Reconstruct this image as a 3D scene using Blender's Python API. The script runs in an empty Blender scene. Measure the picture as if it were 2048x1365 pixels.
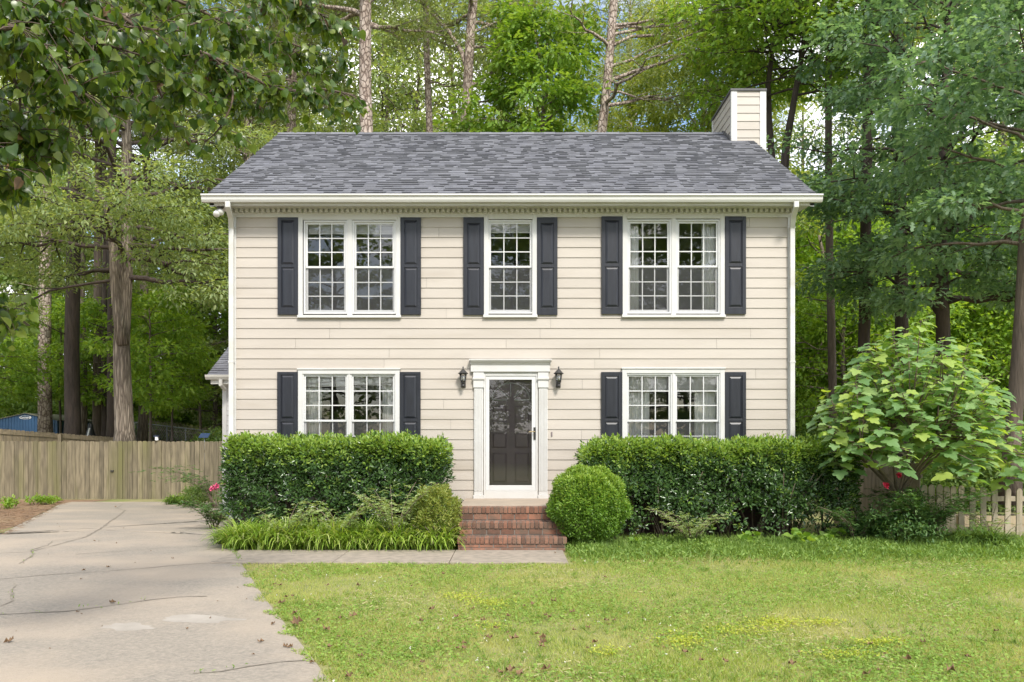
import bpy, math, random
import numpy as np
from mathutils import Vector
R = math.radians
SC = bpy.context.scene
COL = SC.collection

# ------------------------------------------------------------------ camera, sky, sun, exposure
F_PX, D_CAM, Z_CAM, HZ = 1600.0, 13.913, 1.66, 875.0
cam_d = bpy.data.cameras.new('camera'); cam = bpy.data.objects.new('camera', cam_d); COL.objects.link(cam)
cam.location = (0, -D_CAM, Z_CAM); cam.rotation_euler = (R(90), 0, 0)
cam_d.sensor_width = 36; cam_d.lens = 36 * F_PX / 2048
cam_d.shift_y = (HZ - 682.5) / 2048
cam_d.clip_end = 2000
SC.camera = cam

SUN_EL, SUN_AZ = R(47), R(158)      # azimuth measured from +Y towards +X: behind the camera, to the right
world = bpy.data.worlds.new('World'); SC.world = world; world.use_nodes = True
wn = world.node_tree.nodes; wl = world.node_tree.links
bg = wn['Background']
sky = wn.new('ShaderNodeTexSky'); sky.sky_type = 'NISHITA'; sky.sun_disc = False
sky.sun_elevation = SUN_EL; sky.sun_rotation = SUN_AZ
tc = wn.new('ShaderNodeTexCoord')
mp = wn.new('ShaderNodeMapping'); mp.inputs['Scale'].default_value = (1, 1, 2.2)
nz = wn.new('ShaderNodeTexNoise'); nz.inputs['Scale'].default_value = 3.2; nz.inputs['Detail'].default_value = 7
rp = wn.new('ShaderNodeValToRGB'); rp.color_ramp.elements[0].position = .43; rp.color_ramp.elements[1].position = .60
mx = wn.new('ShaderNodeMixRGB'); mx.inputs[2].default_value = (10.2, 10.0, 9.9, 1)
wl.new(tc.outputs['Generated'], mp.inputs['Vector']); wl.new(mp.outputs[0], nz.inputs['Vector'])
wl.new(nz.outputs['Fac'], rp.inputs['Fac']); wl.new(rp.outputs['Color'], mx.inputs[0])
wl.new(sky.outputs[0], mx.inputs[1]); wl.new(mx.outputs[0], bg.inputs['Color'])
bg.inputs['Strength'].default_value = 0.125

sl = bpy.data.lights.new('sun', 'SUN'); sl.energy = 2.3; sl.angle = R(11); sl.color = (1, .95, .87)
so = bpy.data.objects.new('sun', sl); COL.objects.link(so)
sdir = Vector((math.sin(SUN_AZ) * math.cos(SUN_EL), math.cos(SUN_AZ) * math.cos(SUN_EL), math.sin(SUN_EL)))
so.rotation_euler = sdir.to_track_quat('Z', 'Y').to_euler(); so.location = (0, -10, 30)
SC.view_settings.view_transform = 'Standard'; SC.view_settings.look = 'None'
SC.view_settings.exposure = 1.06; SC.view_settings.gamma = 1
SC.render.engine = 'CYCLES'
SC.cycles.max_bounces = 12; SC.cycles.diffuse_bounces = 9; SC.cycles.transparent_max_bounces = 12
SC.cycles.use_denoising = True
SC.cycles.sample_clamp_indirect = 8

# ------------------------------------------------------------------ helpers: placing
def wx(px, d): return (px - 1024) * d / F_PX            # metres across at distance d from the camera
def wz(py, d): return Z_CAM + (HZ - py) * d / F_PX
def at(px, py, d): return (wx(px, d), d - D_CAM, wz(py, d))
SF = F_PX / D_CAM                                        # scale on the facade plane
def fx(px): return (px - 1024) / SF
def fz(py): return Z_CAM + (HZ - py) / SF
def smooth(a, b, t):
    t = np.clip((t - a) / (b - a), 0, 1); return t * t * (3 - 2 * t)
def gz(x, y):
    x = np.asarray(x, float); y = np.asarray(y, float)
    z = -0.2 * smooth(-1, 9, y) * smooth(3, 6, np.abs(x))
    z = z + (smooth(13, 44, y) * 2.3) * (1 - .55 * smooth(-2, 8, x))
    return z
def ground(px, py):
    d = 12.0
    for _ in range(40):
        p = at(px, py, d); z = float(gz(p[0], p[1]))
        d = .5 * d + .5 * (Z_CAM - z) * F_PX / max(py - HZ, 8)
        d = min(d, 80)
    return (wx(px, d), d - D_CAM, float(gz(wx(px, d), d - D_CAM)))

# ------------------------------------------------------------------ helpers: objects
ORI = {}
def tag(o, label=None, cat=None, group=None, kind=None):
    if label: o['label'] = label
    if cat: o['category'] = cat
    if group: o['group'] = group
    if kind: o['kind'] = kind
    return o
def thing(name, label, cat, loc, group=None):
    o = bpy.data.objects.new(name, None); COL.objects.link(o); o.location = loc
    o.empty_display_size = .2
    ORI[o.name] = Vector(loc)
    return tag(o, label, cat, group)
def link(name, me, parent=None):
    o = bpy.data.objects.new(name, me); COL.objects.link(o)
    if parent is not None:
        o.parent = parent; ORI[o.name] = ORI[parent.name]
    else: ORI[o.name] = Vector((0, 0, 0))
    return o
def dup(root, loc, rotz=0., scale=1., label=None, name=None):
    c = root.copy(); COL.objects.link(c); c.location = loc; c.rotation_euler = (0, 0, rotz); c.scale = (scale,) * 3 if not isinstance(scale, tuple) else scale
    if label: c['label'] = label
    for ch in list(root.children):
        k = ch.copy(); COL.objects.link(k); k.parent = c
        for g in list(ch.children):
            q = g.copy(); COL.objects.link(q); q.parent = k
    return c

class MB:
    def __init__(s): s.v = []; s.f = []
    def box(s, x0, x1, y0, y1, z0, z1):
        n = len(s.v)
        s.v += [(x0,y0,z0),(x1,y0,z0),(x1,y1,z0),(x0,y1,z0),(x0,y0,z1),(x1,y0,z1),(x1,y1,z1),(x0,y1,z1)]
        s.f += [(n,n+3,n+2,n+1),(n+4,n+5,n+6,n+7),(n,n+1,n+5,n+4),(n+1,n+2,n+6,n+5),(n+2,n+3,n+7,n+6),(n+3,n,n+4,n+7)]
        return s
    def quad(s, *p):
        n = len(s.v); s.v += [tuple(q) for q in p]; s.f.append(tuple(range(n, n + len(p)))); return s
    def hexa(s, b, t):                                    # bottom 4, top 4
        n = len(s.v); s.v += [tuple(q) for q in b] + [tuple(q) for q in t]
        s.f += [(n,n+3,n+2,n+1),(n+4,n+5,n+6,n+7),(n,n+1,n+5,n+4),(n+1,n+2,n+6,n+5),(n+2,n+3,n+7,n+6),(n+3,n,n+4,n+7)]
        return s
    def beam(s, a, b, w, h):                              # bar from a to b, w across, h up
        a = Vector(a); b = Vector(b); t = (b - a).normalized()
        up = Vector((0,0,1)) if abs(t.z) < .95 else Vector((0,1,0))
        u = t.cross(up).normalized() * (w / 2); v = u.cross(t).normalized() * (h / 2)
        return s.hexa([a-u-v, a+u-v, b+u-v, b-u-v], [a-u+v, a+u+v, b+u+v, b-u+v])
    def ring(s, x0, x1, z0, z1, w, y0, y1):
        wl_, wr_, wb_, wt_ = w if isinstance(w, tuple) else (w,)*4
        s.box(x0, x0+wl_, y0, y1, z0, z1); s.box(x1-wr_, x1, y0, y1, z0, z1)
        s.box(x0+wl_, x1-wr_, y0, y1, z0, z0+wb_); s.box(x0+wl_, x1-wr_, y0, y1, z1-wt_, z1); return s
    def frustum(s, x0, x1, z0, z1, y0, y1, b):            # raised panel facing -y
        return s.hexa([(x0,y0,z0),(x0,y0,z1),(x1,y0,z1),(x1,y0,z0)], [(x0+b,y1,z0+b),(x0+b,y1,z1-b),(x1-b,y1,z1-b),(x1-b,y1,z0+b)])
    def extx(s, prof, x0, x1):
        n = len(s.v); k = len(prof)
        s.v += [(x0, y, z) for y, z in prof] + [(x1, y, z) for y, z in prof]
        for i in range(k): s.f.append((n+i, n+(i+1)%k, n+k+(i+1)%k, n+k+i))
        s.f.append(tuple(n+i for i in range(k))); s.f.append(tuple(n+k+i for i in range(k))[::-1]); return s
    def tube(s, pts, rad, n=6, cap=True):
        pts = [Vector(p) for p in pts]; m = len(pts)
        if not hasattr(rad, '__len__'): rad = [rad] * m
        base = len(s.v); u = None
        for i, p in enumerate(pts):
            t = (pts[min(i+1, m-1)] - pts[max(i-1, 0)])
            if t.length < 1e-9: t = Vector((0,0,1))
            t.normalize()
            if u is None:
                u = t.cross(Vector((.31, .57, .13)) if abs(t.z) > .9 else Vector((0,0,1))).normalized()
            else:
                u = (u - t * u.dot(t)); u.normalize()
            w = t.cross(u)
            for k in range(n):
                a = 2 * math.pi * k / n
                s.v.append(tuple(p + (u * math.cos(a) + w * math.sin(a)) * rad[i]))
        for i in range(m - 1):
            for k in range(n):
                a = base + i*n + k; b = base + i*n + (k+1) % n
                s.f.append((a, b, b+n, a+n))
        if cap:
            s.f.append(tuple(base + k for k in range(n))[::-1]); s.f.append(tuple(base + (m-1)*n + k for k in range(n)))
        return s
    def lathe(s, c, prof, n=16):                          # prof: (radius, z)
        base = len(s.v); m = len(prof)
        for r_, z in prof:
            for k in range(n):
                a = 2*math.pi*k/n; s.v.append((c[0]+r_*math.cos(a), c[1]+r_*math.sin(a), c[2]+z))
        for i in range(m-1):
            for k in range(n):
                a = base+i*n+k; b = base+i*n+(k+1)%n; s.f.append((a, b, b+n, a+n))
        s.f.append(tuple(base+k for k in range(n))[::-1]); s.f.append(tuple(base+(m-1)*n+k for k in range(n))); return s
    def build(s, name, mat, parent=None, smooth=False, bevel=0):
        me = bpy.data.meshes.new(name)
        o = Vector((0,0,0)) if parent is None else ORI[parent.name]
        me.from_pydata([(a-o.x, b-o.y, c-o.z) for a, b, c in s.v], [], s.f)
        me.materials.append(mat)
        if smooth: me.shade_smooth()
        ob = link(name, me, parent)
        if bevel:
            bm = ob.modifiers.new('bevel', 'BEVEL'); bm.width = bevel; bm.segments = 2; bm.limit_method = 'ANGLE'
        return ob

def npmesh(name, V, Fc, mats, parent=None, midx=None, smooth=False):
    """V (n,3), Fc (m,k) arrays in world metres."""
    me = bpy.data.meshes.new(name)
    V = np.asarray(V, np.float32)
    if parent is not None: V = V - np.array(ORI[parent.name], np.float32)
    m, k = Fc.shape
    me.vertices.add(len(V)); me.vertices.foreach_set('co', V.ravel())
    me.loops.add(m*k); me.loops.foreach_set('vertex_index', Fc.astype(np.int32).ravel())
    me.polygons.add(m); me.polygons.foreach_set('loop_start', np.arange(0, m*k, k, dtype=np.int32))
    try: me.polygons.foreach_set('loop_total', np.full(m, k, np.int32))
    except Exception: pass
    for mt in (mats if isinstance(mats, (list, tuple)) else [mats]): me.materials.append(mt)
    if midx is not None: me.polygons.foreach_set('material_index', midx.astype(np.int32))
    me.update(calc_edges=True); me.validate()
    if smooth: me.shade_smooth()
    return link(name, me, parent)

# leaf templates: verts (along, across, up), faces
T_DIA = (np.array([(0,0,0),(.55,.5,-.1),(1,0,-.05),(.55,-.5,-.1)]), np.array([(0,1,2),(0,2,3)]))
T_OVAL = (np.array([(0,0,0),(.3,.19,.05),(.68,.16,.04),(1,0,-.08),(.68,-.16,.04),(.3,-.19,.05)]), np.array([(0,3,2,1),(0,5,4,3)]))
T_NEEDLE = (np.array([(0,.055,0),(0,-.055,0),(1,0,0)]), np.array([(0,1,2)]))
T_BLADE = (np.array([(0,.06,0),(0,-.06,0),(.5,.055,.0),(.5,-.055,.0),(1,0,-.12)]), None)
def fan(outline, droop=.0, fold=.0):
    o = np.array(outline, float); c = o.mean(0)
    v = np.vstack([[(c[0], 0)], o])
    z = -droop * ((v[:,0]-.1)**2) + fold * np.abs(v[:,1])
    V = np.column_stack([v, z]); n = len(o)
    return V, np.array([(0, 1+i, 1+(i+1) % n) for i in range(n)])
T_HEART = fan([(0,0),(-.06,.22),(.1,.42),(.35,.46),(.62,.34),(.84,.14),(1.05,0),(.84,-.14),(.62,-.34),(.35,-.46),(.1,-.42),(-.06,-.22)], .35, .18)
T_FIG = fan([(0,0),(-.08,.16),(-.02,.34),(.14,.43),(.30,.38),(.37,.29),(.46,.40),(.62,.46),(.74,.38),(.72,.24),(.84,.2),(.98,.1),(1.03,0),
             (.98,-.1),(.84,-.2),(.72,-.24),(.74,-.38),(.62,-.46),(.46,-.40),(.37,-.29),(.30,-.38),(.14,-.43),(-.02,-.34),(-.08,-.16)], .38, .14)
T_LOBED = fan([(0,0),(.2,.22),(.32,.12),(.5,.34),(.6,.14),(.82,.2),(1,0),(.82,-.2),(.6,-.14),(.5,-.34),(.32,-.12),(.2,-.22)], .2, .1)

def leaves(P, T, N, S, tm):
    """returns verts and faces for one leaf per row of P"""
    V0, F0 = tm
    T = T / (np.linalg.norm(T, axis=1, keepdims=True) + 1e-9)
    B = np.cross(N, T); B /= (np.linalg.norm(B, axis=1, keepdims=True) + 1e-9)
    Nn = np.cross(T, B)
    S = np.broadcast_to(np.asarray(S, float), (len(P),))
    V = P[:,None,:] + S[:,None,None] * (V0[None,:,0,None]*T[:,None,:] + V0[None,:,1,None]*B[:,None,:] + V0[None,:,2,None]*Nn[:,None,:])
    k = len(V0)
    Fc = F0[None] + (np.arange(len(P))*k)[:,None,None]
    return V.reshape(-1,3), Fc.reshape(-1, F0.shape[1])
def rnd_unit(rng, n):
    v = rng.normal(size=(n,3)); return v / np.linalg.norm(v, axis=1, keepdims=True)

# ------------------------------------------------------------------ helpers: materials
def base_mat(name):
    m = bpy.data.materials.new(name); m.use_nodes = True
    return m, m.node_tree.nodes, m.node_tree.links, m.node_tree.nodes['Principled BSDF']
def nmat(name, c1, c2=None, scale=5., rough=.6, bump=0., bscale=None, stretch=(1,1,1), spec=.5, detail=5, island=0., c3=None, s3=1., lo=.35, hi=.65, metal=0., f3=(.45,.7)):
    m, n, l, b = base_mat(name)
    b.inputs['Roughness'].default_value = rough; b.inputs['Specular IOR Level'].default_value = spec; b.inputs['Metallic'].default_value = metal
    tcn = n.new('ShaderNodeTexCoord'); mpn = n.new('ShaderNodeMapping'); mpn.inputs['Scale'].default_value = stretch
    l.new(tcn.outputs['Object'], mpn.inputs['Vector'])
    src = None
    if c2 is not None:
        t = n.new('ShaderNodeTexNoise'); t.inputs['Scale'].default_value = scale; t.inputs['Detail'].default_value = detail
        l.new(mpn.outputs[0], t.inputs['Vector'])
        r_ = n.new('ShaderNodeValToRGB'); r_.color_ramp.elements[0].position = lo; r_.color_ramp.elements[1].position = hi
        r_.color_ramp.elements[0].color = (*c1, 1); r_.color_ramp.elements[1].color = (*c2, 1)
        l.new(t.outputs['Fac'], r_.inputs['Fac']); src = r_.outputs['Color']
    if c3 is not None:
        t = n.new('ShaderNodeTexNoise'); t.inputs['Scale'].default_value = s3; t.inputs['Detail'].default_value = 6
        l.new(mpn.outputs[0], t.inputs['Vector'])
        mr = n.new('ShaderNodeMapRange'); mr.inputs[1].default_value, mr.inputs[2].default_value = f3
        l.new(t.outputs['Fac'], mr.inputs[0])
        q = n.new('ShaderNodeMixRGB'); q.inputs[2].default_value = (*c3, 1); l.new(mr.outputs[0], q.inputs[0])
        if src is not None: l.new(src, q.inputs[1])
        else: q.inputs[1].default_value = (*c1, 1)
        src = q.outputs[0]
    if island:
        g = n.new('ShaderNodeNewGeometry'); mr = n.new('ShaderNodeMapRange')
        mr.inputs[3].default_value = 1 - island; mr.inputs[4].default_value = 1 + island
        l.new(g.outputs['Random Per Island'], mr.inputs[0])
        q = n.new('ShaderNodeMixRGB'); q.blend_type = 'MULTIPLY'; q.inputs[0].default_value = 1
        if src is not None: l.new(src, q.inputs[1])
        else: q.inputs[1].default_value = (*c1, 1)
        l.new(mr.outputs[0], q.inputs[2]); src = q.outputs[0]
    if src is not None: l.new(src, b.inputs['Base Color'])
    else: b.inputs['Base Color'].default_value = (*c1, 1)
    if bump:
        t = n.new('ShaderNodeTexNoise'); t.inputs['Scale'].default_value = bscale or scale*3; t.inputs['Detail'].default_value = 6
        l.new(mpn.outputs[0], t.inputs['Vector'])
        bn = n.new('ShaderNodeBump'); bn.inputs['Strength'].default_value = 1; bn.inputs['Distance'].default_value = bump
        l.new(t.outputs['Fac'], bn.inputs['Height']); l.new(bn.outputs[0], b.inputs['Normal'])
    return m
def leafmat(name, cols, rough=.45, trans=.35, tcol=None, spec=.4, big=None, bigscale=.6):
    """leaf colour picked per leaf; light also passes through the blade"""
    m, n, l, b = base_mat(name)
    g = n.new('ShaderNodeNewGeometry'); r_ = n.new('ShaderNodeValToRGB'); cr = r_.color_ramp
    k = len(cols)
    while len(cr.elements) < k: cr.elements.new(.5)
    for i, c in enumerate(cols):
        cr.elements[i].position = i / max(k-1, 1); cr.elements[i].color = (*c, 1)
    l.new(g.outputs['Random Per Island'], r_.inputs['Fac']); src = r_.outputs['Color']
    if big:
        tcn = n.new('ShaderNodeTexCoord'); t = n.new('ShaderNodeTexNoise'); t.inputs['Scale'].default_value = bigscale; t.inputs['Detail'].default_value = 3
        l.new(tcn.outputs['Object'], t.inputs['Vector'])
        mr = n.new('ShaderNodeMapRange'); mr.inputs[1].default_value = .42; mr.inputs[2].default_value = .62
        l.new(t.outputs['Fac'], mr.inputs[0])
        q = n.new('ShaderNodeMixRGB'); q.inputs[2].default_value = (*big, 1); l.new(mr.outputs[0], q.inputs[0]); l.new(src, q.inputs[1]); src = q.outputs[0]
    l.new(src, b.inputs['Base Color']); b.inputs['Roughness'].default_value = rough; b.inputs['Specular IOR Level'].default_value = spec
    tr = n.new('ShaderNodeBsdfTranslucent'); ml = n.new('ShaderNodeMixRGB'); ml.blend_type = 'MULTIPLY'; ml.inputs[0].default_value = 1
    ml.inputs[2].default_value = (*(tcol or (1.5, 1.35, .5)), 1); l.new(src, ml.inputs[1]); l.new(ml.outputs[0], tr.inputs['Color'])
    mix = n.new('ShaderNodeMixShader'); mix.inputs[0].default_value = trans
    l.new(b.outputs[0], mix.inputs[1]); l.new(tr.outputs[0], mix.inputs[2]); l.new(mix.outputs[0], n['Material Output'].inputs['Surface'])
    return m
def glassmat(name, boost=1.5, tint=(1,1,1), wav=.0006):
    m, n, l, b = base_mat(name); n.remove(b)
    fr = n.new('ShaderNodeFresnel'); fr.inputs['IOR'].default_value = 1.5
    mu = n.new('ShaderNodeMath'); mu.operation = 'MULTIPLY'; mu.inputs[1].default_value = boost; mu.use_clamp = True
    tp = n.new('ShaderNodeBsdfTransparent'); tp.inputs[0].default_value = (*tint, 1)
    gl = n.new('ShaderNodeBsdfGlossy'); gl.inputs['Roughness'].default_value = .0
    tcn = n.new('ShaderNodeTexCoord'); t = n.new('ShaderNodeTexNoise'); t.inputs['Scale'].default_value = 2.2; t.inputs['Detail'].default_value = 1
    bn = n.new('ShaderNodeBump'); bn.inputs['Distance'].default_value = wav*4; l.new(tcn.outputs['Object'], t.inputs['Vector']); l.new(t.outputs['Fac'], bn.inputs['Height']); l.new(bn.outputs[0], gl.inputs['Normal'])
    ms = n.new('ShaderNodeMixShader'); l.new(fr.outputs[0], mu.inputs[0]); l.new(mu.outputs[0], ms.inputs[0])
    l.new(tp.outputs[0], ms.inputs[1]); l.new(gl.outputs[0], ms.inputs[2]); l.new(ms.outputs[0], n['Material Output'].inputs['Surface'])
    return m
def screenmat(name):
    m, n, l, b = base_mat(name)
    b.inputs['Base Color'].default_value = (.13,.13,.135,1); b.inputs['Roughness'].default_value = .8
    tp = n.new('ShaderNodeBsdfTransparent'); ms = n.new('ShaderNodeMixShader'); ms.inputs[0].default_value = .22
    l.new(tp.outputs[0], ms.inputs[1]); l.new(b.outputs[0], ms.inputs[2]); l.new(ms.outputs[0], n['Material Output'].inputs['Surface'])
    return m

M = {}
M['siding'] = nmat('cream lap siding paint', (.440,.396,.346), (.405,.362,.314), 1.3, .55, .0006, 60, (.5,1,3), island=.032, c3=(.345,.30,.245), s3=1.1, f3=(.56,.85))
M['trim'] = nmat('white trim paint', (.56,.555,.54), (.52,.51,.49), 2.5, .45, .0004, 40)
M['gutter'] = nmat('white gutter enamel', (.58,.575,.555), (.51,.50,.46), 1.1, .35, c3=(.39,.375,.32), s3=.9, stretch=(.6,1,2.5), f3=(.55,.85))
M['vinyl'] = nmat('white window vinyl', (.58,.58,.575), (.55,.55,.545), 3, .35)
M['shutter'] = nmat('navy charcoal shutter', (.010,.011,.017), (.016,.018,.026), 9, .42, .0006, 90, (3,1,.3))
M['shingle'] = nmat('slate shingles', (.122,.124,.140), (.148,.15,.163), 30, .9, .002, 220, island=.22, c3=(.112,.114,.13), s3=1.6)
M['roofback'] = nmat('slate shingle sheet', (.15,.155,.17), (.19,.19,.21), 12, .9)
M['wingsiding'] = nmat('white vinyl siding', (.53,.525,.52), (.49,.485,.48), 3, .5)
M['brick'] = nmat('red paving brick', (.24,.11,.068), (.155,.08,.052), 14, .85, .003, 60, island=.33, c3=(.10,.075,.055), s3=3.2, f3=(.45,.72))
M['mortar'] = nmat('mortar', (.20,.17,.145), (.13,.115,.10), 10, .95, .003, 60)
M['foundation'] = nmat('dark foundation brick', (.09,.05,.04), (.05,.035,.03), 9, .95, .003, 50)
M['landing'] = nmat('tan concrete landing', (.36,.29,.22), (.30,.25,.195), 4, .9, .001, 90)
M['interior'] = nmat('interior wall paint', (.20,.195,.185))
M['floorwood'] = nmat('interior floor', (.12,.08,.05))
M['glass'] = glassmat('window glass', 2.6, wav=.00025)
M['doorglass'] = glassmat('storm door glass', 2.0, (.88,.88,.88), wav=.00005)
M['screen'] = screenmat('insect screen')
M['curtain'] = nmat('white curtain cloth', (.86,.86,.84), (.8,.8,.78), 6, .9)
M['blind'] = nmat('white blind slats', (.84,.83,.80))
M['doorwood'] = nmat('dark maroon door paint', (.19,.155,.165), (.21,.17,.18), 5, .35)
M['black'] = nmat('black lantern metal', (.022,.022,.024), (.035,.033,.03), 30, .45, .0008, 120)
M['lampglass'] = glassmat('lantern glass', 2.5, (.9,.9,.88))
M['brass'] = nmat('brass', (.45,.36,.2), rough=.3, metal=1.)
M['bulb'] = nmat('floodlight bulb', (.7,.7,.68), rough=.15)
M['flash'] = nmat('dark metal flashing', (.06,.06,.065), (.10,.095,.09), 8, .6)
M['concrete'] = nmat('driveway concrete', (.335,.29,.235), (.205,.182,.15), 42, .92, .008, 80, (.8,1,1), c3=(.37,.305,.235), s3=.75, f3=(.44,.70), lo=.25, hi=.72, detail=9)
M['walk'] = nmat('walkway concrete', (.31,.26,.205), (.22,.19,.15), 9, .92, .003, 120)
M['crack'] = nmat('dark crack soil', (.165,.14,.11), (.26,.225,.18), 8, .95)
M['patchlight'] = nmat('pale concrete patch', (.355,.32,.275), (.29,.26,.22), 4, .92, .002, 110)
M['soil'] = nmat('yard soil', (.22,.23,.07), (.15,.17,.05), 6., .95, .01, 40, c3=(.28,.24,.12), s3=1.2)
M['straw'] = nmat('pine straw', (.24,.145,.08), (.15,.095,.055), 5., .95, .012, 60, c3=(.27,.19,.11), s3=.8)
M['mulch'] = nmat('dark mulch', (.055,.036,.025), (.10,.065,.045), 14, .95, .02, 60)
M['forestfloor'] = nmat('forest floor', (.13,.075,.042), (.06,.05,.025), .6, .95, .02, 10)
M['fencewood'] = nmat('greenish weathered fence boards', (.205,.17,.108), (.115,.095,.06), 3, .85, .003, 40, (6,6,.7), island=.28, c3=(.15,.14,.055), s3=.35, f3=(.48,.72))
M['fencewood2'] = nmat('tan weathered fence boards', (.34,.27,.18), (.25,.20,.13), 3, .85, .002, 40, (6,6,.7), island=.13)
M['palewood'] = nmat('pale weathered pickets', (.35,.30,.225), (.25,.215,.155), 3, .85, .002, 40, (6,6,.7), island=.14)
M['darkwood'] = nmat('dark brown fence boards', (.10,.075,.05), (.07,.055,.04), 3, .9, island=.15)
M['log'] = nmat('weathered log', (.27,.2,.14), (.13,.095,.07), 5, .95, .01, 18, (1,5,5))
M['bark_pine0'] = nmat('pale pine bark', (.37,.295,.24), (.19,.135,.105), 6., .95, .03, 14, (1.2,1.2,.45), c3=(.42,.385,.345), s3=1.8)
def plates(name, c_lo, c_hi, crack_c, sc, st, width):
    m, n, l, b = base_mat(name); b.inputs['Roughness'].default_value = .95
    tcn = n.new('ShaderNodeTexCoord'); mpn = n.new('ShaderNodeMapping'); mpn.inputs['Scale'].default_value = st; l.new(tcn.outputs['Object'], mpn.inputs['Vector'])
    t = n.new('ShaderNodeTexNoise'); t.inputs['Scale'].default_value = sc*.8; t.inputs['Detail'].default_value = 8; l.new(mpn.outputs[0], t.inputs['Vector'])
    r_ = n.new('ShaderNodeValToRGB'); r_.color_ramp.elements[0].position = .33; r_.color_ramp.elements[1].position = .67
    r_.color_ramp.elements[0].color = (*c_lo,1); r_.color_ramp.elements[1].color = (*c_hi,1); l.new(t.outputs['Fac'], r_.inputs['Fac'])
    mv = n.new('ShaderNodeMixRGB'); mv.inputs[0].default_value = .12; l.new(mpn.outputs[0], mv.inputs[1]); l.new(t.outputs['Color'], mv.inputs[2])
    v = n.new('ShaderNodeTexVoronoi'); v.feature = 'DISTANCE_TO_EDGE'; v.inputs['Scale'].default_value = sc; l.new(mv.outputs[0], v.inputs['Vector'])
    mr = n.new('ShaderNodeMapRange'); mr.inputs[2].default_value = width; l.new(v.outputs['Distance'], mr.inputs[0])
    q = n.new('ShaderNodeMixRGB'); q.inputs[1].default_value = (*crack_c,1); l.new(mr.outputs[0], q.inputs[0]); l.new(r_.outputs['Color'], q.inputs[2]); l.new(q.outputs[0], b.inputs['Base Color'])
    bn = n.new('ShaderNodeBump'); bn.inputs['Distance'].default_value = .02; l.new(mr.outputs[0], bn.inputs['Height']); l.new(bn.outputs[0], b.inputs['Normal'])
    return m
M['bark_pine'] = plates('plated pine bark', (.28,.215,.175), (.50,.42,.365), (.12,.08,.062), 7.5, (1.3,1.3,.7), .13)
M['bark_grey'] = plates('grey furrowed bark', (.17,.135,.10), (.33,.275,.215), (.10,.078,.058), 11, (1.5,1.5,.14), .22)
M['bark_dark'] = nmat('dark bark', (.085,.062,.05), (.05,.038,.032), 5., .95, .03, 14, (2,2,.35))
M['bark_mid'] = nmat('brown grey bark', (.15,.115,.09), (.085,.065,.05), 5., .95, .03, 14, (2,2,.3))
M['bark_white'] = nmat('pale smooth bark', (.45,.42,.38), (.28,.26,.23), 4, .9, .01, 20, (1,1,.5))
M['stem'] = nmat('shrub stems', (.13,.10,.07), (.20,.155,.11), 8, .9)
M['figbark'] = nmat('fig bark', (.19,.14,.105), (.12,.09,.07), 6, .85)
M['twig'] = nmat('canopy twigs', (.12,.085,.06), (.07,.05,.038), 8, .85)
M['blue'] = nmat('blue shed steel', (.045,.115,.24), (.04,.10,.21), 2, .45)
M['shedroof'] = nmat('weathered shed roof', (.25,.24,.19), (.17,.17,.12), 2, .8)
M['white'] = nmat('white paint', (.8,.8,.8))
M['galv'] = nmat('galvanised steel', (.42,.43,.43), rough=.45, metal=.6)
M['reed'] = nmat('weathered reeds', (.38,.31,.22), (.24,.2,.13), 4, .9, island=.2)
M['solar'] = nmat('solar cell glass', (.03,.05,.10), rough=.2)
M['blackplastic'] = nmat('black plastic sheet', (.012,.012,.014), rough=.35)
M['deadleaf'] = nmat('dead brown leaf', (.21,.125,.06), (.09,.055,.03), 20, .8, island=.5)
# leaves
M['l_hedge'] = leafmat('glossy hedge leaf', [(.035,.078,.022),(.062,.125,.034),(.095,.175,.045)], .25, .25, spec=.75)
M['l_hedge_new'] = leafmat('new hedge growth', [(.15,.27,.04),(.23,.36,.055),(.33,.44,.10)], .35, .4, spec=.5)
M['l_ball'] = leafmat('boxwood leaf', [(.09,.19,.025),(.14,.27,.033),(.20,.33,.045)], .4, .35)
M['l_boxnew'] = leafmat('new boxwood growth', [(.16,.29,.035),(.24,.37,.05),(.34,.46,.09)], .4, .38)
M['l_box2'] = leafmat('yellowing boxwood leaf', [(.15,.22,.04),(.24,.30,.06),(.35,.36,.10)], .5, .38)
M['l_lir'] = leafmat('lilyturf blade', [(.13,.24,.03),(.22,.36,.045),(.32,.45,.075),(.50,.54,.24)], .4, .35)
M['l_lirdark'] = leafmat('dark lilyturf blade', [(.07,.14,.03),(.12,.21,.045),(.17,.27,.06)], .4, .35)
M['l_rose'] = leafmat('rose leaf', [(.21,.30,.11),(.30,.40,.15),(.40,.46,.23)], .5, .38)
M['l_rosedark'] = leafmat('dark rose leaf', [(.05,.12,.035),(.085,.17,.05),(.14,.23,.07)], .45, .35)
M['l_fig'] = leafmat('fig leaf', [(.14,.25,.095),(.20,.33,.13),(.27,.39,.165),(.38,.47,.09)], .45, .45, (1.5,1.5,.4), spec=.45)
M['l_canopy'] = leafmat('broad canopy leaf', [(.035,.075,.018),(.065,.12,.024),(.11,.17,.032),(.18,.225,.045)], .32, .45, (1.8,1.8,.4), spec=.6)
M['l_pine'] = leafmat('pine needles', [(.14,.20,.06),(.21,.27,.08),(.30,.34,.13)], .55, .4)
M['l_willow'] = leafmat('willow oak leaf', [(.18,.26,.11),(.26,.35,.15),(.36,.43,.21)], .5, .5)
M['l_oak'] = leafmat('dark oak leaf', [(.11,.195,.115),(.18,.28,.17),(.28,.385,.25)], .45, .46, (1.3,1.4,.6))
M['l_gum'] = leafmat('bright sweetgum leaf', [(.15,.28,.04),(.21,.35,.06),(.29,.43,.09)], .45, .48)
M['l_elm'] = leafmat('yellow green leaf', [(.20,.28,.065),(.28,.36,.095),(.39,.45,.16)], .5, .48)
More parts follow.
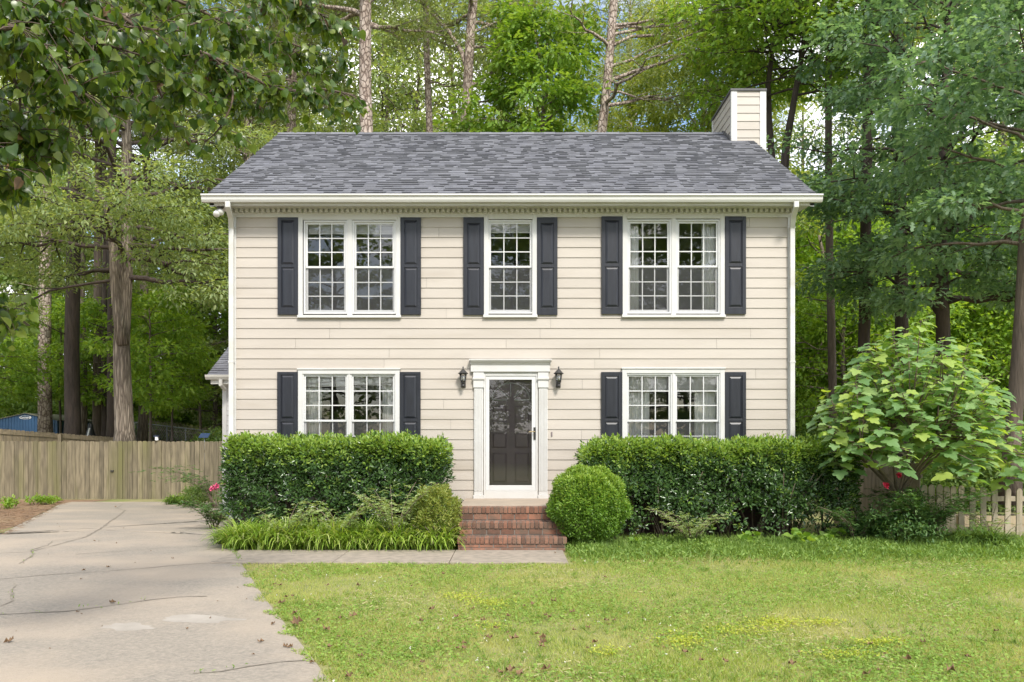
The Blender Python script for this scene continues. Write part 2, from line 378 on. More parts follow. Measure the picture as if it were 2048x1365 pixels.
M['l_maple'] = leafmat('lime maple leaf', [(.15,.28,.04),(.23,.38,.055),(.33,.47,.08)], .5, .5)
M['l_deep'] = leafmat('deep woods leaf', [(.14,.23,.075),(.20,.31,.10),(.29,.40,.14)], .5, .52)
M['l_grass'] = leafmat('lawn grass', [(.19,.28,.045),(.28,.37,.07),(.37,.44,.10),(.54,.51,.25)], .6, .42, big=(.43,.44,.16), bigscale=.8)
M['l_tuft'] = leafmat('tuft grass', [(.11,.20,.035),(.17,.27,.05),(.24,.34,.07)], .55, .38)
M['drygrass'] = nmat('dry grass clippings', (.42,.36,.2), rough=.8, island=.3)
M['l_clover'] = leafmat('clover leaf', [(.15,.27,.045),(.22,.35,.06),(.29,.42,.09)], .55, .38)
M['l_yellow'] = leafmat('yellow weed leaf', [(.30,.42,.05),(.42,.48,.06),(.50,.50,.10)], .55, .38)
M['l_weed'] = leafmat('weedy ground cover', [(.11,.20,.035),(.17,.28,.05),(.25,.35,.085)], .55, .38)
M['pink'] = nmat('pink rose petals', (.62,.10,.22), rough=.6, island=.3)
M['red'] = nmat('red rose petals', (.55,.015,.06), rough=.6, island=.3)
M['cloverflower'] = nmat('white clover heads', (.7,.68,.6), rough=.8)

# ================================================================== THE GROUND
def grid_sheet(name, xs, ys, mat, off=0., zf=gz):
    X, Y = np.meshgrid(xs, ys); Z = zf(X, Y) + off
    V = np.column_stack([X.ravel(), Y.ravel(), Z.ravel()]); nx = len(xs); ny = len(ys)
    i = np.arange(nx-1)[None] + (np.arange(ny-1)*nx)[:,None]; i = i.ravel()
    return npmesh(name, V, np.column_stack([i, i+1, i+nx+1, i+nx]), mat, smooth=True)
far = np.concatenate([[-400,-200,-100,-60], np.linspace(-40,40,81), [60,100,200,400]])
fary = np.concatenate([[-300,-120,-60], np.linspace(-30,60,91), [80,120,250,600]])
g = grid_sheet('ground', far, fary, M['soil']); tag(g, 'yard soil under the grass and the woods', 'ground', kind='structure')
def strip(name, Lp, Rp, mat, off, n=10, label=None, cat=None, kind='structure', parent=None):
    """sheet between two polylines that have the same count of points"""
    V = []; Fc = []
    m = len(Lp)
    for a, b in zip(Lp, Rp):
        for k in range(n+1):
            t = k/n; x = a[0]*(1-t)+b[0]*t; y = a[1]*(1-t)+b[1]*t
            V.append((x, y, float(gz(x, y)) + off))
    for i in range(m-1):
        for k in range(n):
            q = i*(n+1)+k; Fc.append((q, q+1, q+n+2, q+n+1))
    o = npmesh(name, np.array(V), np.array(Fc), mat, parent, smooth=True)
    if label: tag(o, label, cat, kind=kind)
    return o
def dense(pts, step=.6):
    out = []
    for a, b in zip(pts, pts[1:]):
        L = math.dist(a, b); n = max(1, int(L/step))
        for i in range(n): out.append((a[0]+(b[0]-a[0])*i/n, a[1]+(b[1]-a[1])*i/n))
    out.append(pts[-1]); return out
def resamp(pts, n):
    pts = np.array(pts, float); s = np.concatenate([[0], np.cumsum(np.linalg.norm(np.diff(pts, axis=0), axis=1))])
    t = np.linspace(0, s[-1], n); return np.column_stack([np.interp(t, s, pts[:,0]), np.interp(t, s, pts[:,1])])
grnd2 = lambda px, py: ground(px, py)[:2]
dr_r = [(-.2,-12.4), (-.75,-9.6), grnd2(660,1365), grnd2(600,1288), grnd2(530,1200), grnd2(497,1150), grnd2(470,1112), grnd2(452,1040), (-4.75,-.6), (-6.3,3.0), (-7.2,5.0), (-7.6,9.0)]
dr_l = [(-7.5,-14.5), (-7.4,-11), (-7.6,-8.5), (-7.8,-7), (-8.1,-5.5), (-8.3,-4.2), (-8.6,-2.6), (-9.2,-.2), grnd2(0,1072), grnd2(60,1040), grnd2(118,1010), (-12.6,9.0)]
Lr, Rr = resamp(dr_l, 60), resamp(dr_r, 60)
strip('driveway', Lr, Rr, M['concrete'], .012, 24, 'wide worn concrete driveway sloping past the house', 'driveway')
drive = bpy.data.objects['driveway']
def crack(pts, w, name='crack', mat='crack'):
    q = [grnd2(*p) for p in pts]; q = dense(q, .15); rng = random.Random(len(pts)*7+int(pts[0][0])); A = []; B = []
    for i, p in enumerate(q):
        a = q[max(i-1,0)]; b = q[min(i+1,len(q)-1)]; dx, dy = b[0]-a[0], b[1]-a[1]; L = math.hypot(dx, dy) or 1
        ww = w*(.5+rng.random()); j = rng.uniform(-.012,.012)
        nx_, ny_ = -dy/L, dx/L
        A.append((p[0]+nx_*(ww+j), p[1]+ny_*(ww+j))); B.append((p[0]-nx_*(ww-j), p[1]-ny_*(ww-j)))
    strip(name, A, B, M[mat], .017, 1, parent=drive)
crack([(172,1075),(200,1060),(235,1035),(250,1022)], .018, 'control_joint')
crack([(0,1109),(60,1106),(172,1076)], .008)
crack([(172,1076),(105,1084),(95,1093),(62,1102),(66,1113),(40,1130)], .008)
crack([(0,1161),(110,1151),(200,1146),(300,1138),(355,1133),(470,1125)], .008, 'control_joint')
crack([(150,1111),(240,1105),(330,1098),(440,1093)], .006, 'control_joint')
crack([(0,1232),(130,1226),(210,1216),(300,1203),(360,1197),(415,1195)], .010)
crack([(385,1352),(440,1347),(500,1337),(560,1328),(610,1324)], .009)
crack([(30,1170),(22,1190),(26,1205),(0,1216)], .009)
crack([(250,1022),(232,1018),(246,1010)], .008)
def blob_sheet(px, py, rx, ry, mat, name, seed):
    rng = random.Random(seed); c = grnd2(px, py); n = 22; V = [(c[0], c[1], float(gz(*c))+.0128)]
    for k in range(n):
        a = 2*math.pi*k/n; j = rng.uniform(.75,1.2); p = grnd2(px+rx*math.cos(a)*j, py+ry*math.sin(a)*j); V.append((p[0], p[1], float(gz(*p))+.0128))
    npmesh(name, np.array(V), np.array([(0,1+k,1+(k+1)%n) for k in range(n)]), mat, drive)
blob_sheet(256, 1257, 52, 8, M['patchlight'], 'repair_patch', 1)
blob_sheet(400, 1241, 80, 8, M['patchlight'], 'repair_patch', 2)
# bed of pine straw at the left, mulch under the hedges, forest floor
strip('pine_straw', [(-40,-16),(-40,-6),(-40,0),(-40,4),(-40,8),(-40,9.9)], [(-7.3,-14),(-7.9,-6),(-9.0,-.5),grnd2(30,1054),grnd2(112,1012),(-11.9,9.9)], M['straw'], .006, 30, 'orange brown pine straw on bare ground left of driveway', 'ground cover')
strip('mulch_bed', [(-4.6,-1.9),(-4.9,-.02)], [(5.6,-1.9),(5.9,-.02)], M['mulch'], .009, 12, 'dark mulch bed under the hedges along the house', 'mulch bed')
strip('forest_floor', [(-60,14),(-60,30),(-60,50),(-60,80)], [(60,14),(60,30),(60,50),(60,80)], M['forestfloor'], .01, 60, 'reddish brown leaf litter under the trees', 'forest floor')
w = MB()
xa, xb = -3.95, .74
cuts = [xa, -2.35, -.82, xb]
for a, b in zip(cuts, cuts[1:]): w.box(a+.004, b-.004, -3.47, -2.32, -.05, .028)
w = w.build('walkway', M['walk'], bevel=.008); tag(w, 'narrow concrete walkway in slabs from driveway to brick steps', 'walkway', kind='structure')

# ================================================================== THE HOUSE
house = thing('two_storey_house', 'cream two storey house with grey roof, navy shutters and white trim', 'house', (0, 3.8, 0))
XL, XR = fx(460), fx(1587)
YB = 7.64
PITCH = 20.2 / SF
Z_SIDE0 = fz(1000) - .03; Z_SIDE1 = fz(430)
win = [ # unit group: casing x0,x1,ztop,zbottom
 dict(n='UL', c=(597.3,801.4,432.5,636.6), u=[(608,695),(705.3,792.4)], t=442, b=628.5),
 dict(n='UC', c=(968,1073.6,431,636), u=[(974.5,1067)], t=441, b=628),
 dict(n='UR', c=(1244.8,1448.5,430,635.8), u=[(1253.5,1342),(1351,1439.5)], t=440, b=628),
 dict(n='LL', c=(597,799.8,740,946), u=[(605,697.5),(700.5,792.5)], t=747, b=938),
 dict(n='LR', c=(1244,1448.5,738.5,946), u=[(1251,1344),(1347.5,1440.5)], t=747, b=938),
]
holes = [(fx(w_['c'][0])+.03, fx(w_['c'][1])-.03, fz(w_['c'][3])+.03, fz(w_['c'][2])-.03) for w_ in win]
DOOR = (fx(967.7), fx(1075.3), fz(983), fz(749))
holes.append((DOOR[0]+.01, DOOR[1]-.01, fz(997), DOOR[3]-.01))
rs = random.Random(5)
def lap(mb, x0, x1, z0, z1, y, axis='x', sgn=-1, pitch=PITCH, zstart=None, holes=(), prot=.013):
    """courses of lap boards on a wall plane; boards are separate islands"""
    k = 0; zb = zstart if zstart is not None else z0
    while zb < z1 - 1e-4:
        zt = min(zb + pitch, z1); za = max(zb, z0)
        if zt > za:
            # butt joints
            js = [x0]; p = x0 + rs.uniform(1.0, 3.9)
            while p < x1 - .5: js.append(p); p += 3.66
            js.append(x1)
            zs = sorted({za, zt} | {h for q in holes for h in (q[2], q[3]) if za < h < zt})
            for j0, j1 in zip(js, js[1:]):
                for s0, s1 in zip(zs, zs[1:]):
                    mid = (s0+s1)/2; iv = [(j0, j1)]
                    for q in holes:
                        if q[2] < mid < q[3]:
                            nv = []
                            for a, b in iv:
                                if q[1] <= a or q[0] >= b: nv.append((a,b)); continue
                                if q[0] > a: nv.append((a, q[0]))
                                if q[1] < b: nv.append((q[1], b))
                            iv = nv
                    f0 = prot*(1-(s0-zb)/pitch)+.002; f1 = prot*(1-(s1-zb)/pitch)+.002
                    for a, b in iv:
                        if axis == 'x':
                            P = [(a+.0016, y+sgn*f0, s0), (b-.0016, y+sgn*f0, s0), (b-.0016, y+sgn*f1, s1), (a+.0016, y+sgn*f1, s1)]
                            Q = [(a+.0008, y, s0), (b-.0008, y, s0)]
                        else:
                            P = [(y+sgn*f0, a, s0), (y+sgn*f0, b, s0), (y+sgn*f1, b, s1), (y+sgn*f1, a, s1)]
                            Q = [(y, a, s0), (y, b, s0)]
                        n = len(mb.v); mb.v += P + Q
                        mb.f.append((n, n+1, n+2, n+3))
                        if s0 == za: mb.f.append((n+4, n+5, n+1, n))
        zb += pitch
Z0L = fz(455) - PITCH * math.ceil((fz(455) - Z_SIDE0) / PITCH)
mb = MB(); lap(mb, fx(472), fx(1575.5), Z_SIDE0, Z_SIDE1, 0, zstart=Z0L, holes=holes)
wall = mb.build('wall', M['siding'], house)
mb = MB()
for s, X in ((-1, XL), (1, XR)):
    lap(mb, 0, YB, .5, 5.65, X, 'y', s, zstart=Z0L)
    n = len(mb.v); mb.v += [(X, -.0, 5.65), (X, YB, 5.65), (X, YB/2, 8.25)]; mb.f.append((n, n+1, n+2))
lap(mb, XL, XR, .5, 5.65, YB, 'x', 1, zstart=Z0L)
mb.build('wall', M['siding'], house)
mb = MB()
for a, b, c, d_ in ((XL+.02, XR-.02, 0.02, YB-.02),): mb.box(a, b, c, d_, -.3, Z_SIDE0+.0)
mb.build('foundation', M['foundation'], house)
mb = MB(); mb.box(XL+.05, XR-.05, .12, YB-.05, fz(655)-.1, fz(655)); mb.box(XL+.05, XR-.05, .12, YB-.05, .52, .60)
mb.build('floor', M['floorwood'], house)
mb = MB(); mb.box(XL+.05, XR-.05, 3.9, 4.0, .6, 5.6); mb.box(-1.6, -1.5, .12, 3.9, .6, 5.6); mb.box(1.4, 1.5, .12, 3.9, .6, 5.6); mb.box(XL+.05, XR-.05, .1, YB-.05, 5.6, 5.64)
mb.build('interior_wall', M['interior'], house)
for a, b in ((460, 473), (1575, 1587.3)):
    mb = MB(); mb.box(fx(a), fx(b), -.028, .1, .5, fz(430)); mb.build('corner_board', M['trim'], house, bevel=.003)
# frieze, dentils, soffit, fascia
mb = MB()
mb.box(XL-.005, XR+.005, -.034, .05, fz(436), fz(428.4))
mb.box(XL-.005, XR+.005, -.045, .05, fz(428.4), fz(419.5))
x = XL + .03
while x < XR - .05:
    mb.box(x, x+.050, -.115, -.045, fz(427.4), fz(421)); x += .0915
mb.box(XL-.005, XR+.005, -.125, .05, fz(420.7), fz(418))
mb.build('dentil_frieze', M['trim'], house)
YE = -.36; ZE = 5.76
mb = MB()
ZSOF = fz(418)
mb.box(-5.10, 5.10, YE+.03, .03, ZSOF, ZSOF+.02)                       # soffit
mb.extx([(YE+.0, ZSOF-.045),(YE-.0,ZSOF+.065),(YE-.03,ZSOF+.085),(YE-.04,ZSOF+.11),(YE+.04,ZSOF+.11),(YE+.05,ZSOF-.045)], -5.12, 5.12)
mb.build('soffit', M['trim'], house)
mb = MB()
for s in (-1, 1):                                                          # rake boards and boxed returns
    mb = MB()
    xa, xb = (s*5.05, s*5.12) if s > 0 else (s*5.12, s*5.05)
    mb.hexa([(xa,YE,ZE-.19),(xb,YE,ZE-.19),(xb,3.82,8.33-.19),(xa,3.82,8.33-.19)], [(xa,YE,ZE-.02),(xb,YE,ZE-.02),(xb,3.82,8.33-.02),(xa,3.82,8.33-.02)])
    mb.hexa([(xa,8.0,ZE-.19),(xb,8.0,ZE-.19),(xb,3.82,8.33-.19),(xa,3.82,8.33-.19)], [(xa,8.0,ZE-.02),(xb,8.0,ZE-.02),(xb,3.82,8.33-.02),(xa,3.82,8.33-.02)])
    x0_, x1_ = sorted((s*4.91, s*5.10))
    mb.box(x0_, x1_, YE+.07, .25, ZSOF+.021, ZSOF+.14)
    mb.build('rake_board', M['trim'], house)
# gutter
gm = MB(); ZG = fz(405.5) if False else wz(405, 13.5)
gm.extx([(YE-.005,ZG+.0),(YE-.075,ZG),(YE-.095,ZG+.035),(YE-.10,ZG+.085),(YE-.125,ZG+.10),(YE-.125,ZG+.125),(YE-.115,ZG+.125),(YE-.11,ZG+.108),(YE-.02,ZG+.10),(YE-.005,ZG+.12)], -5.23, 5.23)
gut = gm.build('gutter', M['gutter'], house)
def downspout(sgn):
    xt = wx(454 if sgn < 0 else 1594, 13.45); xb = fx(466) if sgn < 0 else fx(1581.3)
    t = MB()
    pts = [(xt, YE-.06, ZG+.01), (xt, YE-.06, ZG-.09), (xt*.55+xb*.45, YE*.55, ZG-.22), (xb, -.075, ZG-.36), (xb, -.075, ZG-.5), (xb, -.075, .25)]
    P = [Vector(p) for p in pts]
    for i in range(len(P)-1):
        pass
    sec = [(-.042,-.03),(.042,-.03),(.042,.03),(-.042,.03)]
    n = len(t.v)
    for p in P:
        for a, b in sec: t.v.append((p.x+a, p.y+b, p.z))
    for i in range(len(P)-1):
        for k in range(4): t.f.append((n+i*4+k, n+i*4+(k+1)%4, n+i*4+4+(k+1)%4, n+i*4+4+k))
    o = t.build('downspout', M['gutter'], house, bevel=.008)
    for py in (458, 725):
        q = MB(); q.box(xb-.047, xb+.047, -.109, -.03, fz(py)-.015, fz(py)+.015); q.build('bracket', M['trim'], o)
downspout(-1); downspout(1)
# roof: shingle tabs, each its own little slab
def shingle_roof(mb, xl, xr, y0, z0, y1, z1, expo=.127, seed=3):
    r_ = random.Random(seed)
    L = math.hypot(y1-y0, z1-z0); ty, tz = (y1-y0)/L, (z1-z0)/L; ny, nz_ = -tz, ty
    n = int(L/expo)+1
    for i in range(n):
        s0 = i*expo; s1 = min(s0+expo*1.06, L)
        x = xl - r_.uniform(0, .2)
        while x < xr:
            wd = r_.choice((.08,.12,.15,.18,.22)); a, b = max(x, xl), min(x+wd, xr); x += wd
            if b-a < .01: continue
            h = r_.choice((.012,.014,.024,.028)); q = .003
            def P(xx, s, hh): return (xx, y0+ty*s+ny*hh, z0+tz*s+nz_*hh)
            k = len(mb.v); dj = r_.uniform(-.004,.004)
            mb.v += [P(a,s0+dj,0),P(b,s0+dj,0),P(b,s0+dj,h),P(a,s0+dj,h),P(b,s1,q),P(a,s1,q)]
            mb.f += [(k,k+1,k+2,k+3),(k+3,k+2,k+4,k+5),(k+1,k+4,k+2),(k,k+3,k+5)]
mb = MB(); shingle_roof(mb, -5.16, 5.16, YE-.06, ZE-.02, 3.82, 8.39)
roof = mb.build('roof', M['shingle'], house)
mb = MB(); mb.quad((-5.15,YE,ZE-.02),(5.15,YE,ZE-.02),(5.15,3.82,8.37),(-5.15,3.82,8.37)); mb.quad((-5.16,3.82,8.385),(5.16,3.82,8.385),(5.16,8.05,5.76),(-5.16,8.05,5.76))
mb.build('back_slope', M['roofback'], roof)
mb = MB()
for i in range(44):
    a = -5.16 + i*10.32/44; mb.hexa([(a,3.68,8.33),(a+.25,3.68,8.33),(a+.25,3.96,8.33),(a,3.96,8.33)], [(a,3.76,8.395+.006*(i%2)),(a+.25,3.76,8.395+.006*(i%2)),(a+.25,3.88,8.395+.006*(i%2)),(a,3.88,8.395+.006*(i%2))])
mb.build('ridge_cap', M['shingle'], roof)
# chimney chase
cx0, cx1, cy0, cy1, cz1 = 4.70, 5.40, 3.17, 4.80, 9.05
mb = MB(); lap(mb, cx0+.06, cx1-.06, 7.0, cz1, cy0, 'x', -1); lap(mb, cy0+.06, cy1-.06, 7.0, cz1, cx0, 'y', -1); lap(mb, cy0+.06, cy1-.06, 0.3, cz1, cx1, 'y', 1); lap(mb, cx0, cx1, .3, cz1, cy1, 'x', 1)
mb.box(cx0+.21, cx1-.003, cy0+.003, cy1-.003, .3, cz1-.001)
chim = mb.build('chimney', M['siding'], house)
mb = MB()
mb.box(cx0-.022, cx0+.10, cy0-.022, cy0+.06, 7.2, cz1); mb.box(cx1-.11, cx1+.022, cy0-.022, cy0+.1, .3, cz1); mb.box(cx0-.022, cx0+.03, cy1-.08, cy1+.02, 7.2, cz1)
mb.build('corner_board', M['trim'], chim)
mb = MB(); mb.box(cx0-.04, cx1+.03, cy0-.04, cy1+.04, cz1, cz1+.045); mb.box(cx0+.0, cx1-.0, cy0+.1, cy1-.0, cz1+.045, cz1+.06)
mb.lathe((5.0, 4.1, cz1+.06), [(.24,0),(.25,.05),(.30,.07),(.28,.11),(.10,.13),(.01,.135)], 20)
mb.build('chimney_cap', M['flash'], chim)
mb = MB(); mb.hexa([(cx0-.05,cy0-.02,7.95),(cx0-.005,cy0-.02,7.95),(cx0-.005,3.82,8.36),(cx0-.05,3.82,8.36)], [(cx0-.05,cy0-.02,8.05),(cx0-.005,cy0-.02,8.05),(cx0-.005,3.82,8.46),(cx0-.05,3.82,8.46)])
mb.build('flashing', M['flash'], chim)
# wing at the back left
WY = 19.0 - D_CAM; wx0 = wx(447, 19)
mb = MB(); lap(mb, wx0, XL, -.3, 3.05, WY, 'x', -1, pitch=.118, prot=.012); lap(mb, WY, 11.2, -.3, 3.05, wx0, 'y', -1, pitch=.118, prot=.012)
mb.build('wing_wall', M['wingsiding'], house)
mb = MB(); mb.box(wx0-.02, wx0+.08, WY-.02, WY+.06, -.3, 3.03); mb.build('corner_board', M['trim'], house)
mb = MB(); shingle_roof(mb, wx(414,18.6), XL-.02, WY-.42, wz(752,18.6), WY+2.9, wz(752,18.6)+1.9, seed=8)
wr = mb.build('wing_roof', M['shingle'], house)
mb = MB(); mb.extx([(WY-.36,3.0),(WY-.43,3.0),(WY-.47,3.06),(WY-.48,3.11),(WY-.36,3.11)], wx(412,18.6), XL-.02); mb.box(wx(420,18.6), XL, WY-.35, WY, 2.96, 2.985)
mb.box(wx(420,18.6), XL, WY-.358, WY-.33, 2.9, 3.05)
mb.tube([(wx(442,18.6),WY-.42,3.0),(wx(442,18.6),WY-.42,2.88),(wx(445,18.6),WY-.25,2.78)], .045, 8)
mb.build('wing_gutter', M['gutter'], house)

# windows
def window(W):
    x0, x1, zt, zb = fx(W['c'][0]), fx(W['c'][1]), fz(W['c'][2]), fz(W['c'][3])
    upper = W['n'][0] == 'U'
    mb = MB()
    cw = .078
    mb.box(x0, x0+cw, -.038, .02, zb+.045, zt); mb.box(x1-cw, x1, -.038, .02, zb+.045, zt)
    mb.box(x0+cw, x1-cw, -.038, .02, zt-.075, zt)
    mb.box(x0-.012, x1+.012, -.06, .02, zb, zb+.045)                 # sill
    if not upper: mb.box(x0-.015, x1+.015, -.055, .01, zt, zt+.022)
    if len(W['u']) == 2: mb.box(fx(W['u'][0][1]), fx(W['u'][1][0]), -.034, .02, zb+.045, zt-.075)
    f = mb.build('window', M['trim'], house, bevel=.003)
    ut, ub = fz(W['t']), fz(W['b']); zm = (ut+ub)/2
    for (a, b) in W['u']:
        a, b = fx(a), fx(b)
        fr = .03 if upper else .028
        m1 = MB(); m1.ring(a, b, ub, ut, fr, -.022, .07); m1.build('window_frame', M['vinyl'], f, bevel=.002)
        s = MB()
        sw = .034 if upper else .03
        s.ring(a+fr, b-fr, zm-.012, ut-fr, (sw, sw, .034, sw), .002, .03)
        s.ring(a+fr, b-fr, ub+fr, zm+.018, (sw, sw, sw+.01, .03), .032, .06)
        s.build('sash', M['vinyl'], f, bevel=.002)
        ga, gb = a+fr+sw, b-fr-sw
        mu = MB()
        for (lo, hi, y) in ((zm+.022, ut-fr-sw, .0045), (ub+fr+sw+.01, zm-.012, .0345)):
            for k in (1, 2):
                xx = ga+(gb-ga)*k/3; mu.box(xx-.0088, xx+.0088, y, y+.006, lo, hi)
            zs = [lo+(hi-lo)*k/3 for k in range(4)]
            for k in (1, 2):
                for q in range(3):
                    xs0 = ga+(gb-ga)*q/3+(.0088 if q else 0); xs1 = ga+(gb-ga)*(q+1)/3-(.0088 if q < 2 else 0)
                    mu.box(xs0, xs1, y, y+.006, zs[k]-.0088, zs[k]+.0088)
        mu.build('muntins', M['vinyl'], f)
        p = MB(); p.quad((ga,.012,zm+.022),(gb,.012,zm+.022),(gb,.012,ut-fr-sw),(ga,.012,ut-fr-sw)); p.build('pane', M['glass'], f)
        p = MB(); p.quad((ga,.042,ub+fr+sw+.01),(gb,.042,ub+fr+sw+.01),(gb,.042,zm-.012),(ga,.042,zm-.012)); p.build('pane', M['glass'], f)
        p = MB(); p.quad((a+fr,-.004,ub+fr),(b-fr,-.004,ub+fr),(b-fr,-.004,zm-.014),(a+fr,-.004,zm-.014)); p.build('insect_screen', M['screen'], f)
for W in win: window(W)
def shutter(px0, px1, pt, pb, toprail):
    x0, x1, zt, zb = fx(px0), fx(px1), fz(pt), fz(pb)
    mb = MB(); st = .062; zm0 = zb+(zt-zb)*.485; zm1 = zb+(zt-zb)*.515
    y0, yf, yr = -.0175, -.048, -.030
    mb.box(x0, x1, yr, y0, zb, zt)
    mb.box(x0, x0+st, yf, yr-.0005, zb, zt); mb.box(x1-st, x1, yf, yr-.0005, zb, zt)
    for a, b in ((zb, zb+.12), (zm0, zm1), (zt-toprail, zt)): mb.box(x0+st, x1-st, yf+.001, yr-.0005, a, b)
    for a, b in ((zb+.12, zm0), (zm1, zt-toprail)):
        mb.frustum(x0+st+.008, x1-st-.008, a+.008, b-.008, yr-.0005, yf+.002, .035)
    mb.build('shutter', M['shutter'], house, bevel=.002)
for a, b in ((556.7,597.0),(801.7,842.4)): shutter(a, b, 437, 630.5, .05)
for a, b in ((927,967.7),(1074,1114.7)): shutter(a, b, 436.5, 631, .10)
for a, b in ((1202.5,1244.4),(1449,1490.6)): shutter(a, b, 434.5, 629.5, .07)
for a, b in ((555.8,596.7),(800.2,841.6)): shutter(a, b, 744.7, 938, .05)
for a, b in ((1202,1243.6),(1449,1490.7)): shutter(a, b, 744.8, 938, .07)

# door
mb = MB()
zc_ = fz(744.5)
mb.extx([(-.0,zc_),(-.07,zc_),(-.07,fz(731)),(-.085,fz(730)),(-.085,fz(728.5)),(-.11,fz(726.5)),(-.135,fz(723)),(-.14,fz(721.8)),(-.14,fz(719.8)),(-.0,fz(719.8))], fx(942), fx(1099.6))
mb.box(fx(939), fx(942.0)-.0005, -.139, -.0, fz(722.8), fz(720)); mb.box(fx(1099.6)+.0005, fx(1103), -.139, -.0, fz(722.8), fz(720))
mb.box(fx(941), fx(942)-.0005, -.10, -.0, fz(729), fz(722.9)); mb.box(fx(1099.6)+.0005, fx(1101), -.10, 0, fz(729), fz(722.9))
mb.build('door_header', M['trim'], house, bevel=.002)
for c in (957.3, 1086.2):
    mb = MB(); c = fx(c)
    mb.box(c-.093, c+.093, -.068, 0, fz(756.5), fz(746))
    mb.extx([(-.0,fz(762)),(-.07,fz(762)),(-.085,fz(759)),(-.085,fz(756.6)),(0,fz(756.6))], c-.102, c+.102)
    mb.box(c-.09, c+.09, -.064, 0, fz(776), fz(762.1))
    mb.box(c-.078, c+.078, -.046, 0, fz(990), fz(776.1))
    for k in range(6):
        q = c-.07+k*.0245; mb.box(q, q+.014, -.056, -.0465, fz(982), fz(779))
    mb.box(c-.09, c+.09, -.064, 0, fz(997.3), fz(990.1))
    mb.build('pilaster', M['trim'], house, bevel=.002)
mb = MB(); x0, x1, z0, z1 = DOOR
mb.ring(x0, x1, z0-.0, z1, (.03,.03,.02,.03), -.035, .06); mb.box(x0-.0, x1+.0, -.04, .06, fz(997), z0-.001); mb.box(x0, x1, -.03, .02, z1+.001, fz(745))
mb.build('door_frame', M['trim'], house, bevel=.002)
mb = MB(); gx0, gx1, gz0, gz1 = fx(978.6), fx(1063.6), fz(971), fz(760)
mb.ring(x0+.032, x1-.032, z0+.022, z1-.032, (gx0-x0-.032, x1-.032-gx1, gz0-z0-.022, z1-.032-gz1), -.022, .015)
door = mb.build('storm_door', M['vinyl'], house, bevel=.003)
mb = MB(); mb.quad((gx0,-.004,gz0),(gx1,-.004,gz0),(gx1,-.004,gz1),(gx0,-.004,gz1)); mb.build('pane', M['doorglass'], door)
mb = MB(); hx = fx(1069); mb.box(hx-.018, hx+.018, -.036, -.0225, fz(880), fz(855)); mb.build('handle_plate', M['black'], door, bevel=.003)
mb = MB(); mb.tube([(hx,-.036,fz(864)),(hx,-.07,fz(864)),(hx-.03,-.078,fz(863.5)),(hx-.085,-.075,fz(864)),(hx-.10,-.065,fz(865))], .009, 8); mb.build('handle', M['brass'], door)
# inner door with raised panels and a fan light
mb = MB(); mb.box(x0+.03, x1-.03, .10, .15, fz(985), fz(752))
cxm = (x0+x1)/2
for (za, zb_) in ((fz(966), fz(906)), (fz(897), fz(866)), (fz(858), fz(812))):
    for s in (-1, 1):
        a, b = sorted((cxm+s*.07, cxm+s*.32)); mb.frustum(a, b, za, zb_, .0995, .078, .03)
inner = mb.build('inner_door', M['doorwood'], house)
mb = MB()
n = 14; rr = .33; zc2 = fz(800)
for k in range(n):
    a0, a1 = math.pi*k/n, math.pi*(k+1)/n
    mb.tube([(cxm+rr*math.cos(a0), .092, zc2+rr*.9*math.sin(a0)), (cxm+rr*math.cos(a1), .092, zc2+rr*.9*math.sin(a1))], .010, 5)
for k in range(5):
    a = math.pi*(k)/4; mb.tube([(cxm+.07*math.cos(a), .092, zc2+.06*math.sin(a)), (cxm+rr*math.cos(a), .092, zc2+rr*.9*math.sin(a))], .009, 5)
mb.build('fan_light', M['vinyl'], inner)
mb = MB(); mb.box(fx(1102.3), fx(1104.8), -.03, -.008, fz(873), fz(864)); mb.build('doorbell', M['doorwood'], house, bevel=.003)

# ---- curtains and blinds inside the windows
def curtain(xa, xb, za, zb_, y, label, seed):
    r_ = random.Random(seed); n = 40; V = []; Fc = []
    for i in range(n+1):
        t = i/n; yy = y+.028*math.sin(t*(xb-xa)*55+seed)+.012*math.sin(t*31+seed*2)
        V += [(xa+(xb-xa)*t, yy, za), (xa+(xb-xa)*t, yy*.6+y*.4, zb_)]
    for i in range(n): Fc.append((2*i, 2*i+2, 2*i+3, 2*i+1))
    o = npmesh('curtain', np.array(V), np.array(Fc), M['curtain'], smooth=True)
    o.modifiers.new('thickness', 'SOLIDIFY').thickness = .004
    tag(o, label, 'curtain', 'curtains inside the windows')
curtain(fx(606), fx(640), .9, 3.05, .14, 'white curtain at the left edge of the ground floor window left of the door', 1)
curtain(fx(762), fx(795), .9, 3.05, .14, 'white curtain at the right edge of the ground floor window left of the door', 2)
curtain(fx(1252), fx(1302), .9, 3.05, .14, 'wide white curtain on the left of the ground floor window right of the door', 3)
curtain(fx(1392), fx(1442), .9, 3.05, .14, 'white curtain on the right of the ground floor window right of the door', 4)
curtain(fx(1252), fx(1279), 3.65, 5.6, .13, 'white curtain at the left edge of the upper right window', 5)
curtain(fx(1407), fx(1440), 3.65, 5.6, .13, 'white curtain at the right edge of the upper right window', 6)
def blind(pxa, pxb, pt, pb, label):
    mb = MB(); xa, xb = fx(pxa), fx(pxb); z = fz(pt)
    mb.box(xa, xb, .07, .10, z-.03, z+.01); z -= .034
    while z > fz(pb):
        mb.hexa([(xa,.072,z-.017),(xb,.072,z-.017),(xb,.078,z-.017),(xa,.078,z-.017)], [(xa,.088,z),(xb,.088,z),(xb,.094,z),(xa,.094,z)]); z -= .022
    mb.box(xa, xb, .072, .095, z-.014, z); tag(mb.build('window_blind', M['blind']), label, 'blind', 'blinds inside the windows')
blind(608,694,750,770,'white slatted blind raised in the left half of the lower left window')
blind(704,790,750,768,'white slatted blind raised in the right half of the lower left window')
